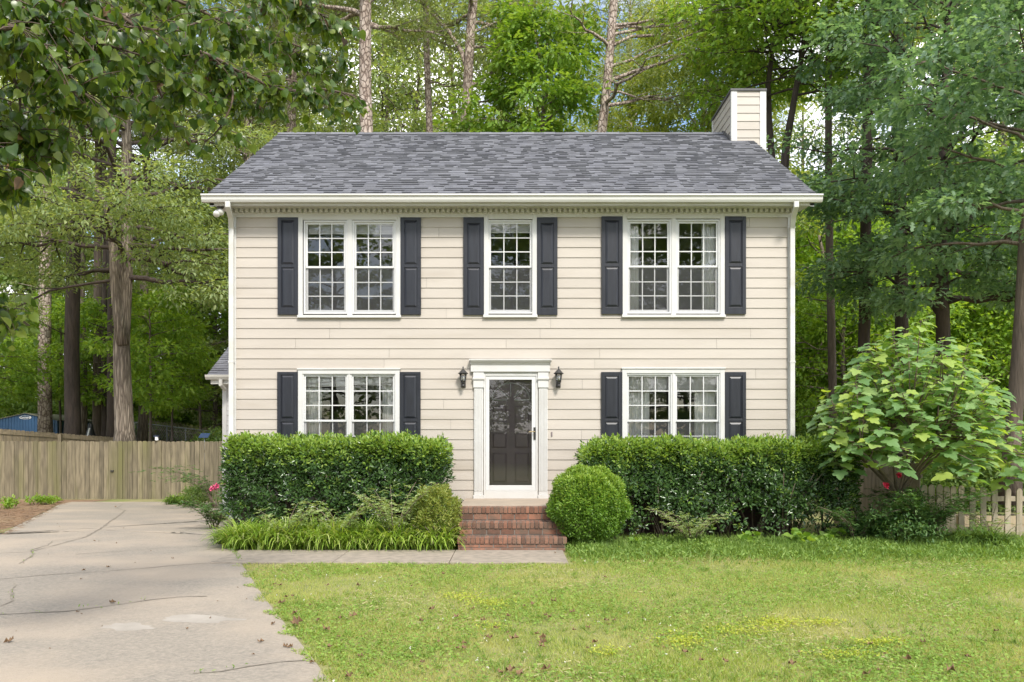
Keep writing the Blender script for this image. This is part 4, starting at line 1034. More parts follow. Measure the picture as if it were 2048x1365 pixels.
# blue shed with oval sign
D = 36.0; sx0, sx1, sy = wx(-12,D), wx(115,D), D-D_CAM
zg = float(gz((sx0+sx1)/2, sy)); ze, zp = wz(841,D), wz(827.5,D); xm = (sx0+sx1)/2
t = thing('garden_shed', 'blue steel garden shed with gabled front behind the tan fence', 'shed', (xm, sy, zg))
q = MB(); n = 44
for k in range(n):                                       # ribbed front
    a = sx0+(sx1-sx0)*k/n; b = sx0+(sx1-sx0)*(k+1)/n; y_ = sy-(.02 if k % 2 else 0)
    h = lambda xx: ze+(zp-ze)*(1-abs(xx-xm)/(xm-sx0))
    q.hexa([(a,y_,zg-.2),(b,y_,zg-.2),(b,sy+.05,zg-.2),(a,sy+.05,zg-.2)], [(a,y_,h(a)),(b,y_,h(b)),(b,sy+.05,h(b)),(a,sy+.05,h(a))])
q.box(sx1-.04, sx1, sy+.05, sy+3.5, zg-.2, ze); q.box(sx0, sx0+.04, sy+.05, sy+3.5, zg-.2, ze); q.box(sx0+.04, sx1-.04, sy+3.46, sy+3.5, zg-.2, ze)
q.build('wall', M['blue'], t)
q = MB()
for s in (-1, 1):
    e = sx0-.06 if s < 0 else sx1+.06; zz = ze-.02
    q.hexa([(e,sy-.06,zz),(xm,sy-.06,zp),(xm,sy+3.6,zp),(e,sy+3.6,zz)], [(e,sy-.06,zz+.03),(xm,sy-.06,zp+.03),(xm,sy+3.6,zp+.03),(e,sy+3.6,zz+.03)])
q.build('roof', M['shedroof'], t)
zs = wz(835.5,D); q = MB(); k = 28; ra, rb_ = .27, .085
q.v = []; 
for i in range(k):
    a = 2*math.pi*i/k
    for m_, yy in ((1,sy-.025),(.88,sy-.025),(1,sy-.035),(.88,sy-.035)):
        q.v.append((xm+ra*m_*math.cos(a), yy, zs+rb_*m_*math.sin(a)))
for i in range(k):
    j = (i+1)%k; q.f += [(4*i+2,4*j+2,4*j+3,4*i+3),(4*i,4*i+2,4*j+2,4*j),(4*i+1,4*j+1,4*j+3,4*i+3)]
sg = q.build('oval_sign', M['white'], t)
cu = bpy.data.curves.new('lettering', 'FONT'); cu.body = 'Leonard'; cu.size = .13; cu.align_x = 'CENTER'; cu.align_y = 'CENTER'; cu.shear = .3; cu.extrude = .004; cu.offset = .003
tmp = bpy.data.objects.new('tmp', cu); COL.objects.link(tmp); dg = bpy.context.evaluated_depsgraph_get()
lm = bpy.data.meshes.new_from_object(tmp.evaluated_get(dg)); bpy.data.objects.remove(tmp)
lm.transform(__import__('mathutils').Matrix.Translation(Vector((xm, sy-.032, zs))-ORI[sg.name]) @ __import__('mathutils').Matrix.Rotation(R(90), 4, 'X'))
lm.materials.clear(); lm.materials.append(M['white']); link('lettering', lm, sg)
# chain link fence and leaning reeds
D1, D2 = 40.0, 37.0
t = thing('chain_link_fence', 'grey chain link fence crossing the woods behind the driveway fence', 'fence', (wx(340,38), 38-D_CAM, 1.2))
A = Vector(at(172,842,41)); B = Vector(at(268,845,D1)); C_ = Vector(at(432,864,D2))
q = MB(); q.tube([A,B,C_], .022, 6); q.build('top_rail', M['galv'], t)
for px, py, dd in ((172,842,41),(268,845,40),(300,849,39.4),(334,852.5,38.8),(371,857,38.1),(406,861,37.5),(432,864,37)):
    p = at(px,py,dd); q = MB(); q.tube([(p[0],p[1],p[2]+.03),(p[0],p[1],p[2]-1.3)], .03, 6); q.build('post', M['galv'], t)
q = MB()
for P0, P1 in ((A,B),(B,C_)):
    L = (P1-P0).length; n = int(L/.16)
    for i in range(n):
        a = P0.lerp(P1, i/n)
        for s in (0, 7):
            b_ = P0.lerp(P1, min(max((i+(7 if s == 0 else -7))/n, 0), 1)); q.beam(a, (b_.x, b_.y, b_.z-1.15), .007, .007)
q.build('wire_mesh', M['galv'], t)
t = thing('reed_screen', 'leaning slatted reed screen standing behind the chain link fence', 'fence', (wx(350,39.5), 39.5-D_CAM, 1.3))
q = MB(); rng = random.Random(4)
for i in range(70):
    f = i/70; px = 288+140*f; p = Vector(at(px, 838+22*f+rng.uniform(-3,3), 40-2.2*f)); q.beam(p, (p.x+.55+rng.uniform(-.1,.1), p.y+.02, p.z-1.35), .022, .014)
q.build('reeds', M['reed'], t)
q = MB(); a = Vector(at(300,858,39.7)); b_ = Vector(at(428,872,37.9)); q.beam(a, b_, .03, .03); q.build('batten', M['reed'], t)
x, y, z = at(181,866,33)
t = thing('covered_grill', 'black covered object with a pale stripe beside the tree trunks behind the fence', 'grill', (x, y, z-.6))
q = MB(); q.lathe((x,y,z-.9), [(.16,0),(.2,.3),(.22,.6),(.17,.85),(.11,1.1),(.09,1.25),(.03,1.32)], 12); q.build('cover', M['blackplastic'], t, smooth=True)
q = MB(); q.hexa([(x-.10,y-.24,z-.4),(x-.02,y-.245,z-.4),(x-.02,y-.2,z-.4),(x-.10,y-.2,z-.4)], [(x+.02,y-.17,z+.2),(x+.06,y-.17,z+.2),(x+.06,y-.1,z+.2),(x+.02,y-.1,z+.2)]); q.build('stripe', M['white'], t)

# right side: pale board fence by the house, pickets in front, dark fence far behind
t = thing('wooden_fence', 'pale weathered board fence beside the right corner of the house', 'fence', (wx(1750,15), 1.1, -.05))
mb = MB(); d0, d1 = 15.6, 13.6
p0 = (wx(1668,d0), d0-D_CAM); p1 = (wx(1846,d1), d1-D_CAM)
board_fence(mb, p0, p1, -.03, -.03, wz(893,d0), wz(930,d1), .098, .008, .018, 12); mb.build('board_panel', M['palewood'], t)
mb = MB(); mb.beam((p0[0],p0[1]+.04,.3),(p1[0],p1[1]+.04,.3),.04,.08); mb.beam((p0[0],p0[1]+.04,1.1),(p1[0],p1[1]+.04,1.0),.04,.08); mb.build('rail', M['palewood'], t)
t = thing('picket_fence', 'low pale picket fence with rounded tops at the right edge of the yard', 'fence', (wx(1980,13), -.9, -.06))
D = 13.0; y = D-D_CAM; rng = random.Random(9)
PK = [1848,1862,1879,1894,1906,1923,1945,1967,1990,2015,2038,2061,2084,2107,2130,2153,2176]
for i, px in enumerate(PK):
    mb = MB(); x = wx(px,D); w2 = .046 if px > 1900 else .05; zt = wz(972+(px-1900)*.035+rng.uniform(-2,2),D); zb = -.06; lean = rng.uniform(-.012,.012)
    V = [(-w2,zb),(w2,zb),(w2,zt-.05),(w2*.75,zt-.02),(w2*.35,zt-.004),(0,zt),(-w2*.35,zt-.004),(-w2*.75,zt-.02),(-w2,zt-.05)]
    n = len(mb.v)
    for yy in (y-.011, y+.011):
        for a, z in V: mb.v.append((x+a+lean*(z/1.), yy, z))
    k = len(V); mb.f.append(tuple(range(n,n+k))); mb.f.append(tuple(range(n+k,n+2*k))[::-1])
    for j in range(k): mb.f.append((n+j,n+k+j,n+k+(j+1)%k,n+(j+1)%k))
    mb.build('picket', M['palewood'], t)
mb = MB(); mb.box(wx(1840,D), wx(2190,D), y+.012, y+.05, .62, .70); mb.box(wx(1840,D), wx(2190,D), y+.012, y+.05, .12, .20); mb.build('rail', M['palewood'], t)
t = thing('raised_bed', 'low plank raised bed behind the picket fence', 'planter', (wx(1990,14.5), 14.5-D_CAM, -.05))
mb = MB(); a, b = wx(1925,14.5), wx(2120,14.5); yy = 14.5-D_CAM
for z in (0,.16): mb.box(a, b, yy, yy+.04, -.08+z, .075+z); mb.box(a, a+.04, yy+.041, yy+1.2, -.08+z, .075+z)
mb.build('plank', M['fencewood2'], t); mb = MB(); mb.box(a+.041, b, yy+.041, yy+1.2, -.08, .16); mb.build('earth', M['mulch'], t)
t = thing('wooden_fence', 'dark brown slatted fence far behind the picket fence on the right', 'fence', (wx(1950,25), 25-D_CAM, -.2))
mb = MB(); board_fence(mb, (wx(1600,25),25-D_CAM), (wx(2300,23),23-D_CAM), -.3, -.3, wz(922,25), wz(930,23), .16, .05, .02, 14); mb.build('board_panel', M['darkwood'], t)
mb = MB(); mb.beam((wx(1600,25),25.04-D_CAM,.0),(wx(2300,23),23.04-D_CAM,.0),.04,.09); mb.beam((wx(1600,25),25.04-D_CAM,.6),(wx(2300,23),23.04-D_CAM,.6),.04,.09); mb.build('rail', M['darkwood'], t)
# log on the ground
mb = MB(); p0 = Vector(at(1672,1066,13.0)); p1 = Vector(at(1775,1080,12.75))
rng = random.Random(3); P = [p0.lerp(p1, i/8)+Vector((0,rng.uniform(-.01,.01),rng.uniform(-.008,.008))) for i in range(9)]
mb.tube(P, [.13+rng.uniform(-.012,.012) for _ in P], 12); lg = mb.build('log', M['log'], smooth=False); tag(lg, 'weathered grey brown log lying beneath the fig tree by the hedge', 'log')

# ================================================================== HEDGES AND BUSHES BY THE HOUSE
def hedge(label, x0, x1, y0, y1, z1, seed, n, lowgap=.5, slant=0.):
    nr = np.random.default_rng(seed); rng = random.Random(seed)
    cx, cy = (x0+x1)/2, (y0+y1)/2; hx, hy = (x1-x0)/2, (y1-y0)/2
    t = thing('hedge', label, 'hedge', (cx, cy, 0))
    m = int(n*2.0)
    u = nr.uniform(-1,1,(m,3)); ax = nr.choice(3, m, p=[.10,.52,.38]); depth = 1-(nr.random(m)**1.6)*.62
    sgn = np.where(nr.random(m) < .72, -1, 1.); sgn = np.where(ax == 2, 1., np.where(ax == 0, np.where(nr.random(m)<.5,-1,1.), sgn))
    u[np.arange(m), ax] = sgn*depth
    # rounded corners
    nrm = (np.abs(u[:,0])**10 + np.abs(u[:,1])**6 + np.abs(u[:,2])**9)**(1/8.); u = u/np.maximum(nrm,1)[:,None]
    zlo = .16; zc_, hz = (zlo+z1)/2, (z1-zlo)/2
    P = np.column_stack([cx+u[:,0]*hx, cy+u[:,1]*hy, zc_+u[:,2]*hz])
    lump = .035*np.sin(P[:,0]*5.1+seed)+.03*np.sin(P[:,0]*11.3+P[:,2]*6+seed*2)+.03*np.sin(P[:,2]*9+P[:,0]*3)
    P[:,1] += -lump; P[:,2] += np.where(u[:,2]>.6, .7*lump+nr.normal(size=m)*.032, 0)
    P += nr.normal(size=(m,3))*.028
    h = (P[:,2]-zlo)/(z1-zlo)
    pat = .5+.5*np.sin(P[:,0]*3.7+seed)*np.sin(P[:,0]*7.9+P[:,2]*5.3+seed*3)+.25*np.sin(P[:,2]*13+P[:,0]*9)
    prob = np.clip(.42+1.25*h - lowgap*(1-h)*pat, .05, 1)
    k = nr.random(m) < prob; P = P[k][:n//6]; u = u[k][:n//6]; h = h[k][:n//6]
    sp = rnd_unit(nr, len(P)*6)*.03; P = np.repeat(P, 6, 0)+sp; u = np.repeat(u, 6, 0); h = np.repeat(h, 6); m = len(P); tip = np.repeat(nr.random(m//6), 6)
    out = np.column_stack([u[:,0]**5, u[:,1]**3, np.maximum(u[:,2],0)**3])
    T = out*.55 + sp*28 + np.array([0,-.1,.3]); N = out*.9 + rnd_unit(nr, m)*.45 + np.array([0,-.15,.55])
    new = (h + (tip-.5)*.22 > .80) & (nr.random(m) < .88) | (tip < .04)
    V, Fc = leaves(P, T, N, nr.uniform(.05,.088,m)*np.where(new,.9,1), T_OVAL)
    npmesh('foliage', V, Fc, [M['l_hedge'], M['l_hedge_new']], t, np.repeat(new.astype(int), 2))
    mb = MB(); k = int((x1-x0)/.42)
    for i in range(k):
        bx = x0+.25+(x1-x0-.5)*(i+rng.uniform(.2,.8))/k; by = cy+rng.uniform(-.12,.12)
        for j in range(7):
            a = rng.uniform(0,6.28); mb.tube(bez((bx+rng.uniform(-.05,.05),by+rng.uniform(-.05,.05),-.03), rotv(a,1.25), rotv(a,.85), rng.uniform(.9,1.35), 4), [.016,.013,.01,.007,.004], 5)
    mb.build('stem', M['stem'], t, smooth=True)
    return t
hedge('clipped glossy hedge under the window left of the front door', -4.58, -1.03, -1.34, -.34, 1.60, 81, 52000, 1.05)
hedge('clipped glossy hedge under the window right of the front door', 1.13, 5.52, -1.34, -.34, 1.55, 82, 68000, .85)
def ball(label, c, rx, rz, n, leaf, size, seed, prob_low=.2, name='round_shrub', rag=.05, tipm=None):
    nr = np.random.default_rng(seed); rng = random.Random(seed)
    t = thing(name, label, 'shrub', (c[0], c[1], 0))
    d_ = rnd_unit(nr, n*2); rr_ = 1-(nr.random(n*2)**2.2)*.3
    lump = 1+rag*np.sin(d_[:,0]*7+seed)*np.sin(d_[:,2]*8+seed*2)+rag*.8*np.sin(d_[:,1]*13+d_[:,0]*9)+nr.normal(size=n*2)*.012
    k = nr.random(n*2) < np.clip(.9+.9*(d_[:,2]+.25), prob_low, 1); d_, rr_, lump = d_[k][:n], rr_[k][:n], lump[k][:n]; n = len(d_)
    P = np.array(c)+d_*(rr_*lump)[:,None]*np.array([rx,rx,rz]); P[:,2] = np.maximum(P[:,2], .03)
    T = d_*.8+rnd_unit(nr,n)*.8+np.array([0,0,.25]); N = d_*.6+rnd_unit(nr,n)*.7+np.array([0,0,.4])
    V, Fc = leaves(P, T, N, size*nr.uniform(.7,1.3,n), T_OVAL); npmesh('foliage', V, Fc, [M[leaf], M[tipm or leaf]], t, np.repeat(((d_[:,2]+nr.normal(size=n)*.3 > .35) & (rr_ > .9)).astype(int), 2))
    mb = MB()
    for j in range(16):
        a = rng.uniform(0,6.28); mb.tube(bez((c[0]+rng.uniform(-.06,.06),c[1]+rng.uniform(-.06,.06),-.03), rotv(a,1.2), rotv(a,.5), rz*1.35, 4), [.014,.012,.009,.006,.004], 5)
    mb.build('stem', M['stem'], t, smooth=True); return t
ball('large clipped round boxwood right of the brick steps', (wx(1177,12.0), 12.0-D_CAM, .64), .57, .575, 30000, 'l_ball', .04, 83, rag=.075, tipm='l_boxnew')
ball('small yellowing boxwood left of the brick steps', (wx(873,11.95), 11.95-D_CAM, .50), .33, .40, 7000, 'l_box2', .038, 84, .10, rag=.17)

# --- roses and other loose shrubs
def canes(name, label, loc, seed, H, rad, ns, leaf, size, nleaf=26, cat='shrub', group=None, flowers=None, dirs=None, arch=.5):
    nr = np.random.default_rng(seed); rng = random.Random(seed); t = thing(name, label, cat, loc, group); mb = MB(); P = []; T = []
    tips = []
    for i in range(ns):
        a = rng.uniform(0,6.28) if dirs is None else dirs[i % len(dirs)]+rng.uniform(-.25,.25)
        L = H*rng.uniform(.7,1.15); out = rad/H
        q = bez((loc[0]+rng.uniform(-.05,.05),loc[1]+rng.uniform(-.05,.05),loc[2]-.03), rotv(a,1.45-.2*out), rotv(a,1.2-arch-out*.7), L, 6)
        mb.tube(q, [.009,.008,.007,.006,.005,.004,.003], 5); tips.append(q[-1])
        for k in range(nleaf):
            f = .22+.78*(k+rng.random())/nleaf; p = lerp_path(q, f)
            la = rng.uniform(0,6.28); ld = rotv(la, rng.uniform(-.3,.5)); pl = size*rng.uniform(1.2,2.4)
            for m_ in range(5):
                s = .4+.15*m_; P.append(p+ld*pl*s); side = (-1 if m_ % 2 else 1) if m_ < 4 else 0
                T.append(rotv(la+side*1.0, rng.uniform(-.3,.3)))
    P = np.array([tuple(p) for p in P]); T = np.array([tuple(p) for p in T]); n = len(P)
    V, Fc = leaves(P, T, np.array([0,0,1.])+rnd_unit(nr,n)*.5, size*nr.uniform(.7,1.2,n), T_OVAL); npmesh('foliage', V, Fc, M[leaf], t)
    mb.build('stem', M['stem'], t, smooth=True)
    if flowers:
        for (fp, fr, fm) in flowers:
            c = np.array(fp); k = 26; dd = rnd_unit(nr,k); PP = c+dd*fr*.5*nr.uniform(.3,1,(k,1))
            V, Fc = leaves(PP, dd+rnd_unit(nr,k)*.4, rnd_unit(nr,k), fr*nr.uniform(.7,1.1,k), T_HEART); npmesh('flower', V, Fc, M[fm], t)
    return t
def gl(px, d_): x = wx(px,d_); y = d_-D_CAM; return (x, y, float(gz(x,y)))
canes('rose_bush', 'low rose bush with pale leaves at the left of the hedge front', gl(572,11.95), 91, .84, .28, 9, 'l_rose', .055)
canes('rose_bush', 'pale rose bush between the other two along the left hedge', gl(680,11.95), 92, .84, .28, 9, 'l_rose', .055)
canes('rose_bush', 'tallest rose bush in front of the left hedge near the small boxwood', gl(785,11.95), 93, 1.22, .34, 17, 'l_rose', .055)
canes('rose_bush', 'pale reddish rose bush in front of the right hedge beside the round boxwood', gl(1385,12.05), 94, .85, .6, 14, 'l_rose', .04)
canes('rose_bush', 'leggy rose bush with pink flowers at the left end of the left hedge', gl(428,14.6), 95, .8, .55, 11, 'l_rosedark', .06, flowers=[(at(431,974,14.3),.055,'pink'),(at(446,967,14.3),.045,'pink'),(at(423,978,14.35),.04,'pink')])
canes('climbing_rose', 'long arching rose canes in front of the fence gate', gl(432,20.5), 96, 2.1, 1.7, 12, 'l_rosedark', .075, nleaf=16, dirs=[math.pi,2.8,3.5,2.5,3.9], arch=.9)
canes('rose_bush', 'dark rose shrub with two red blooms under the fig tree', gl(1845,12.2), 97, 1.2, .8, 30, 'l_rosedark', .06, nleaf=34, flowers=[(at(1773,971,12.2),.045,'red'),(at(1798,951,12.2),.04,'red')])
canes('rose_bush', 'dense low rose shrub at the right end of the right hedge', gl(1715,12.3), 98, .85, .6, 26, 'l_rosedark', .05)
bush('rose_bush', 'bushy dark green rose shrub around the fig trunk', gl(1800,12.25), 197, .72, .78, 5200, 'l_rosedark', .06, T_OVAL, None, 16)
canes('leafy_weed', 'thin leaved weed standing before the pickets at the right', gl(1985,12.4), 99, .75, .25, 8, 'l_rose', .06, nleaf=12)
b1 = bush('leafy_weed', 'bright broad leaved seedling under the right hedge', gl(1612,11.9), 101, .2, .25, 40, 'l_gum', .11, T_HEART, 'weeds at the foot of the right hedge and fence', 6, 'weed', 4)
for px, d_, s in [(1600,12.2,1.0),(1650,12.0,.8),(1668,12.3,1.0),(1270,11.9,.7),(1500,12.1,.9)]: dup(b1, gl(px,d_), rf.uniform(0,6), s)
b2 = bush('leafy_weed', 'small green weed tuft on the pine straw before the fence', gl(72,21.8), 102, .3, .25, 260, 'l_maple', .08, T_OVAL, 'weeds by the driveway fence', 7, 'weed', 4)
for px, d_, s in [(90,21.9,.9),(107,22.4,.8),(18,20.3,1.1),(345,22.2,.8),(370,21.8,1.0)]: dup(b2, gl(px,d_), rf.uniform(0,6), s)
b3 = bush('ground_shrub', 'low dark shrub at the wall beyond the driveway', gl(395,21), 103, .7, .45, 1500, 'l_deep', .07, T_OVAL, None, 9)

# --- lilyturf
def clump(name, label, loc, seed, n, L, leaf, group, spread=.06, w=.0105):
    nr = np.random.default_rng(seed); t = thing(name, label, 'grass clump', loc, group)
    a = nr.uniform(0, 2*math.pi, n); el0 = nr.uniform(1.0,1.5,n); Ls = L*nr.uniform(.65,1.1,n); bend = nr.uniform(1.1,2.4,n)
    base = np.column_stack([nr.normal(size=n)*spread, nr.normal(size=n)*spread, np.zeros(n)])+np.array(loc)
    S = 5; pts = [base]; p = base
    for i in range(S):
        el = el0 - bend*((i+.5)/S)**1.2; step = Ls/S
        p = p+np.column_stack([np.cos(a)*np.cos(el), np.sin(a)*np.cos(el), np.sin(el)])*step[:,None]; p[:,2] = np.maximum(p[:,2], loc[2]+.015); pts.append(p)
    side = np.column_stack([-np.sin(a), np.cos(a), np.zeros(n)])
    V = []
    for i, q in enumerate(pts):
        ww = w*(1-.8*(i/S)**2); V += [q+side*ww, q-side*ww]
    V = np.stack(V, 1); k = 2*(S+1); V = V.reshape(-1,3)
    f = np.array([(2*i, 2*i+1, 2*i+3, 2*i+2) for i in range(S)]); Fc = (f[None]+(np.arange(n)*k)[:,None,None]).reshape(-1,4)
    npmesh('blades', V, Fc, M[leaf], t); return t
GL = 'lilyturf clumps edging the walkway in front of the left hedge'
protos = [clump('lilyturf_clump', 'bright lilyturf clump in the row between the left hedge and walkway', (-4.15+.2*i, -2.0, .0), 111+i, 130, .60, 'l_lir', GL) for i in range(3)]
x = -4.2+.6; k = 0
spots = []
for row, yy in enumerate((-2.12, -1.88, -1.68)):
    x = -4.22+row*.07 + (.62 if row == 0 else 0)
    while x < -.88: spots.append((x+rf.uniform(-.03,.03), yy+rf.uniform(-.04,.04))); x += .2
for (x, y_) in spots: dup(protos[rf.randrange(3)], (x, y_, .0), rf.uniform(0,6.28), rf.uniform(.85,1.1))
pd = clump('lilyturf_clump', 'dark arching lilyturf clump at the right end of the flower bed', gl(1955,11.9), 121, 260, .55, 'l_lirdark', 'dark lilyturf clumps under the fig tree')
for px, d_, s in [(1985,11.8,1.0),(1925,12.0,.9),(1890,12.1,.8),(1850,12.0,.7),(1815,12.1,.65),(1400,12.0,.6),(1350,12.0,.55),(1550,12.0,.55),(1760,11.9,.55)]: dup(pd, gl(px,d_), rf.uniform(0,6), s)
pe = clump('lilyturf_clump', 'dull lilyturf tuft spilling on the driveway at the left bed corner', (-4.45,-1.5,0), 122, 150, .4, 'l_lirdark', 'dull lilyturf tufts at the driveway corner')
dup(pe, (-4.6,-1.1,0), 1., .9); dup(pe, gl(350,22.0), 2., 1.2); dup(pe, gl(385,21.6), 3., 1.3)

# --- fig tree
t = thing('fig_tree', 'rounded fig tree with large lobed leaves in front of the right fence', 'fig tree', gl(1792,12.6))
nr = np.random.default_rng(131); rng = random.Random(131); mb = MB(); D = 12.6
b = Vector(gl(1792,D)); fk = Vector(at(1795,985,D))
mb.tube([b-Vector((0,0,.1)), b+Vector((.02,0,.4)), fk], [.065,.055,.05], 8)
C = Vector(at(1832,866,D)); P = []; T = []; N = []; Sz = []
dirs = []
for i in range(86):
    a = i*2.39996; z = -.28+1.28*((i+.5)/86); r_ = math.sqrt(max(0,1-max(z,0)**2))
    dirs.append(Vector((r_*math.cos(a), r_*math.sin(a), z)))
extra = [Vector((1.18,-.2,-.02)), Vector((1.25,.1,-.1)), Vector((1.05,-.5,-.2)), Vector((-1.0,-.3,.05)), Vector((-.95,.2,-.1)), Vector((-.95,-.2,.3))]
mains = []
for i in range(11):
    a = i*2.39996+.4; el = .45+.85*((i % 4)/3); e = fk+Vector((math.cos(a)*math.cos(el)*1.0, math.sin(a)*math.cos(el)*.85, math.sin(el)*.95))
    q = bez(fk-Vector((0,0,.06)), rotv(a,.9), (e-fk).normalized(), 1.15, 5); mains.append(q); mb.tube(q, [.028,.024,.021,.018,.015,.012], 6, cap=False)
inner = [d_*rng.uniform(.5,.8) for d_ in dirs[::2]]
dirs = [d_ for d_ in dirs if d_.z > -.08 or math.hypot(d_.x,d_.y) > .8]
for dv in dirs+extra+inner:
    if dv.z < -.05 and math.hypot(dv.x,dv.y) < .6: continue
    s = rng.uniform(.80,1.04); tip = C+Vector((dv.x*1.46*s*(1.08-.25*max(0,dv.z)), dv.y*1.3*s, dv.z*1.70*s + .02 - .10*max(0,dv.x)))
    st_ = min((p for m_ in mains for p in m_[2:]), key=lambda p: (p-tip).length + .6*max(0, p.z-tip.z))
    ctrl = st_.lerp(tip, .5)+Vector((0,0,.10)); q = [st_.lerp(ctrl,k/4).lerp(ctrl.lerp(tip,k/4),k/4) for k in range(5)]
    mb.tube(q, [.012,.010,.009,.008,.006], 5, cap=False)
    ax = (q[-1]-q[-2]).normalized(); ax = (ax*.5+Vector((0,0,.8))).normalized()
    nlf = rng.randint(10,14); 
    for k in range(nlf):
        la = k*2.4+rng.uniform(-.4,.4)+dv.x; hz_ = Vector((math.cos(la), math.sin(la), rng.uniform(-.1,.35)+(.35 if k == nlf-1 else 0)))
        bp = tip-ax*(.36*(1-k/(nlf-1))); L = rng.uniform(.06,.13)*(1.25-.8*k/nlf); lp = bp+hz_*L
        mb.tube([bp, lp], [.004,.003], 4, cap=False)
        P.append(tuple(lp)); T.append(tuple(hz_+Vector((0,-.25,-.22)))); N.append((rng.uniform(-.35,.35)+dv.x*.25, rng.uniform(-.35,.35)-.35, 1)); Sz.append(rng.uniform(.13,.28)*(1-.35*k/nlf))
mb.build('trunk', M['figbark'], t, smooth=True)
V, Fc = leaves(np.array(P), np.array(T), np.array(N), np.array(Sz), T_FIG); npmesh('crown', V, Fc, M['l_fig'], t)

# --- tree outside the frame whose branches hang into the top left
tb = Vector((-8.7, -9.6, 0)); t = thing('street_tree', 'broadleaf tree whose leafy branches hang in from the upper left', 'tree', tuple(tb))
nr = np.random.default_rng(141); rng = random.Random(141); mb = MB()
trunk = [tb+Vector((0,0,-.2)), tb+Vector((.05,0,1.5)), tb+Vector((.2,.05,3)), tb+Vector((.35,.1,4.6)), tb+Vector((.4,.1,6.5)), tb+Vector((.5,.1,9))]
mb.tube(trunk, [.24,.19,.17,.15,.1,.03], 10)
def P3(*a): return [Vector(at(*p)) for p in a]
limbs = [
 [trunk[3]]+P3((-250,-90,5.2),(60,-30,5.5),(200,8,5.6),(300,70,5.7),(420,112,5.9),(480,145,6.1),(565,180,6.3),(640,178,6.5),(705,190,6.7)),
 [trunk[2]]+P3((-250,130,4.8),(0,112,4.9),(70,148,5.0),(150,170,5.1),(250,205,5.3)),
 [trunk[2]]+P3((-250,280,4.7),(0,255,4.8),(60,265,4.9),(110,290,5.0)),
 [trunk[4]]+P3((-100,-220,5.6),(300,-90,6.2),(520,-40,6.5),(610,10,6.7),(690,60,6.9)),
 [trunk[3]]+P3((-200,-40,4.5),(60,30,4.7),(180,80,5.0),(300,120,5.3),(400,190,5.6)),
 [trunk[3]]+P3((-150,60,5.6),(150,60,6.2),(330,120,6.6),(450,190,6.8),(540,210,7)),
 [trunk[4]]+P3((-100,-150,5.0),(150,-60,5.4),(350,0,6.0),(480,60,6.4),(600,110,6.8)),
 [trunk[3]]+P3((-150,40,4.3),(0,50,4.4),(100,110,4.6),(170,190,4.8)),
 [trunk[1]]+P3((-300,520,4.9),(-90,595,5.1),(-25,605,5.2),(15,625,5.3)),
 [trunk[2]]+P3((-250,320,4.5),(-60,310,4.6),(-10,335,4.7),(12,375,4.8)),
 P3((275,60,5.68),(310,150,5.7),(330,210,5.7),(352,255,5.7)),
 P3((420,112,5.9),(455,150,6.0),(465,200,6.0),(440,255,6.0),(410,285,6.0)),
 P3((60,30,4.7),(110,130,4.7),(160,200,4.8),(210,235,4.9)),
 P3((0,112,4.9),(40,190,4.9),(30,270,4.9),(60,320,4.9)),
 P3((200,8,5.6),(240,90,5.6),(250,160,5.6),(290,220,5.6)),
 P3((480,60,6.4),(560,80,6.6),(640,110,6.8),(700,140,6.9)),
 P3((-150,0,6.8),(60,40,7.0),(200,100,7.2),(330,60,7.4),(480,20,7.6),(620,-10,7.8)),
 P3((-150,200,5.8),(50,210,6.0),(150,230,6.1),(240,190,6.3),(350,200,6.5)),
 P3((-150,-60,4.6),(60,-20,4.8),(200,40,5.0),(320,60,5.2),(420,40,5.6)),
 P3((350,60,6.0),(430,130,6.2),(520,150,6.4),(600,165,6.6)),
 P3((-100,240,5.2),(20,230,5.3),(90,260,5.4)),
]
P = []; T = []; N = []; Sz = []
def smoothpath(pts, k=4):
    out = []
    for i in range(len(pts)-1):
        p0 = pts[max(i-1,0)]; p1 = pts[i]; p2 = pts[i+1]; p3 = pts[min(i+2,len(pts)-1)]
        for j in range(k):
            u = j/k; out.append(.5*((2*p1)+(p2-p0)*u+(2*p0-5*p1+4*p2-p3)*u*u+(3*p1-p0-3*p2+p3)*u**3))
    out.append(pts[-1]); return out
for li, lb in enumerate(limbs):
    q = smoothpath(lb); n = len(q); big = .034 if li in (0,3,6) else .022
    if li >= 10: big = .011
    mb.tube(q, [big*(1-.93*(i/(n-1))**.45)+.004 for i in range(n)], 6, cap=False)
    vis = [i for i, p in enumerate(q) if (p.x*F_PX/(p.y+D_CAM)+1024) > -850]
    if not vis: continue
    s = vis[0]; L = sum((q[i+1]-q[i]).length for i in range(s, n-1)); cnt = int(L/.036)
    for c in range(cnt):
        f = (s+(n-1-s)*((c+rng.random())/cnt))/(n-1); p = lerp_path(q, f)
        tl = rng.uniform(.12,.32); a = rng.uniform(0,6.28); el = rng.uniform(-.7,.6)
        tw = bez(p, rotv(a,el), rotv(a+rng.uniform(-.6,.6),el-.6), tl, 3); mb.tube(tw, [.004,.0035,.003,.002], 4, cap=False)
        for k in range(rng.randint(5,8)):
            lp = lerp_path(tw, .2+.8*rng.random()); a2 = rng.uniform(0,6.28); dv = rotv(a2, rng.uniform(-1.3,-.1)); e = lp+dv*rng.uniform(.02,.05)
            P.append(tuple(e)); T.append(tuple(dv+Vector((0,0,-.45)))); nn = rotv(rng.uniform(0,6.28), rng.uniform(-.1,1.2)); N.append(tuple(nn)); Sz.append(rng.uniform(.044,.082))
mb.build('trunk', M['twig'], t, smooth=True)
dead = nr.random(len(P)) < .012
V, Fc = leaves(np.array(P), np.array(T), np.array(N), np.array(Sz), T_HEART)
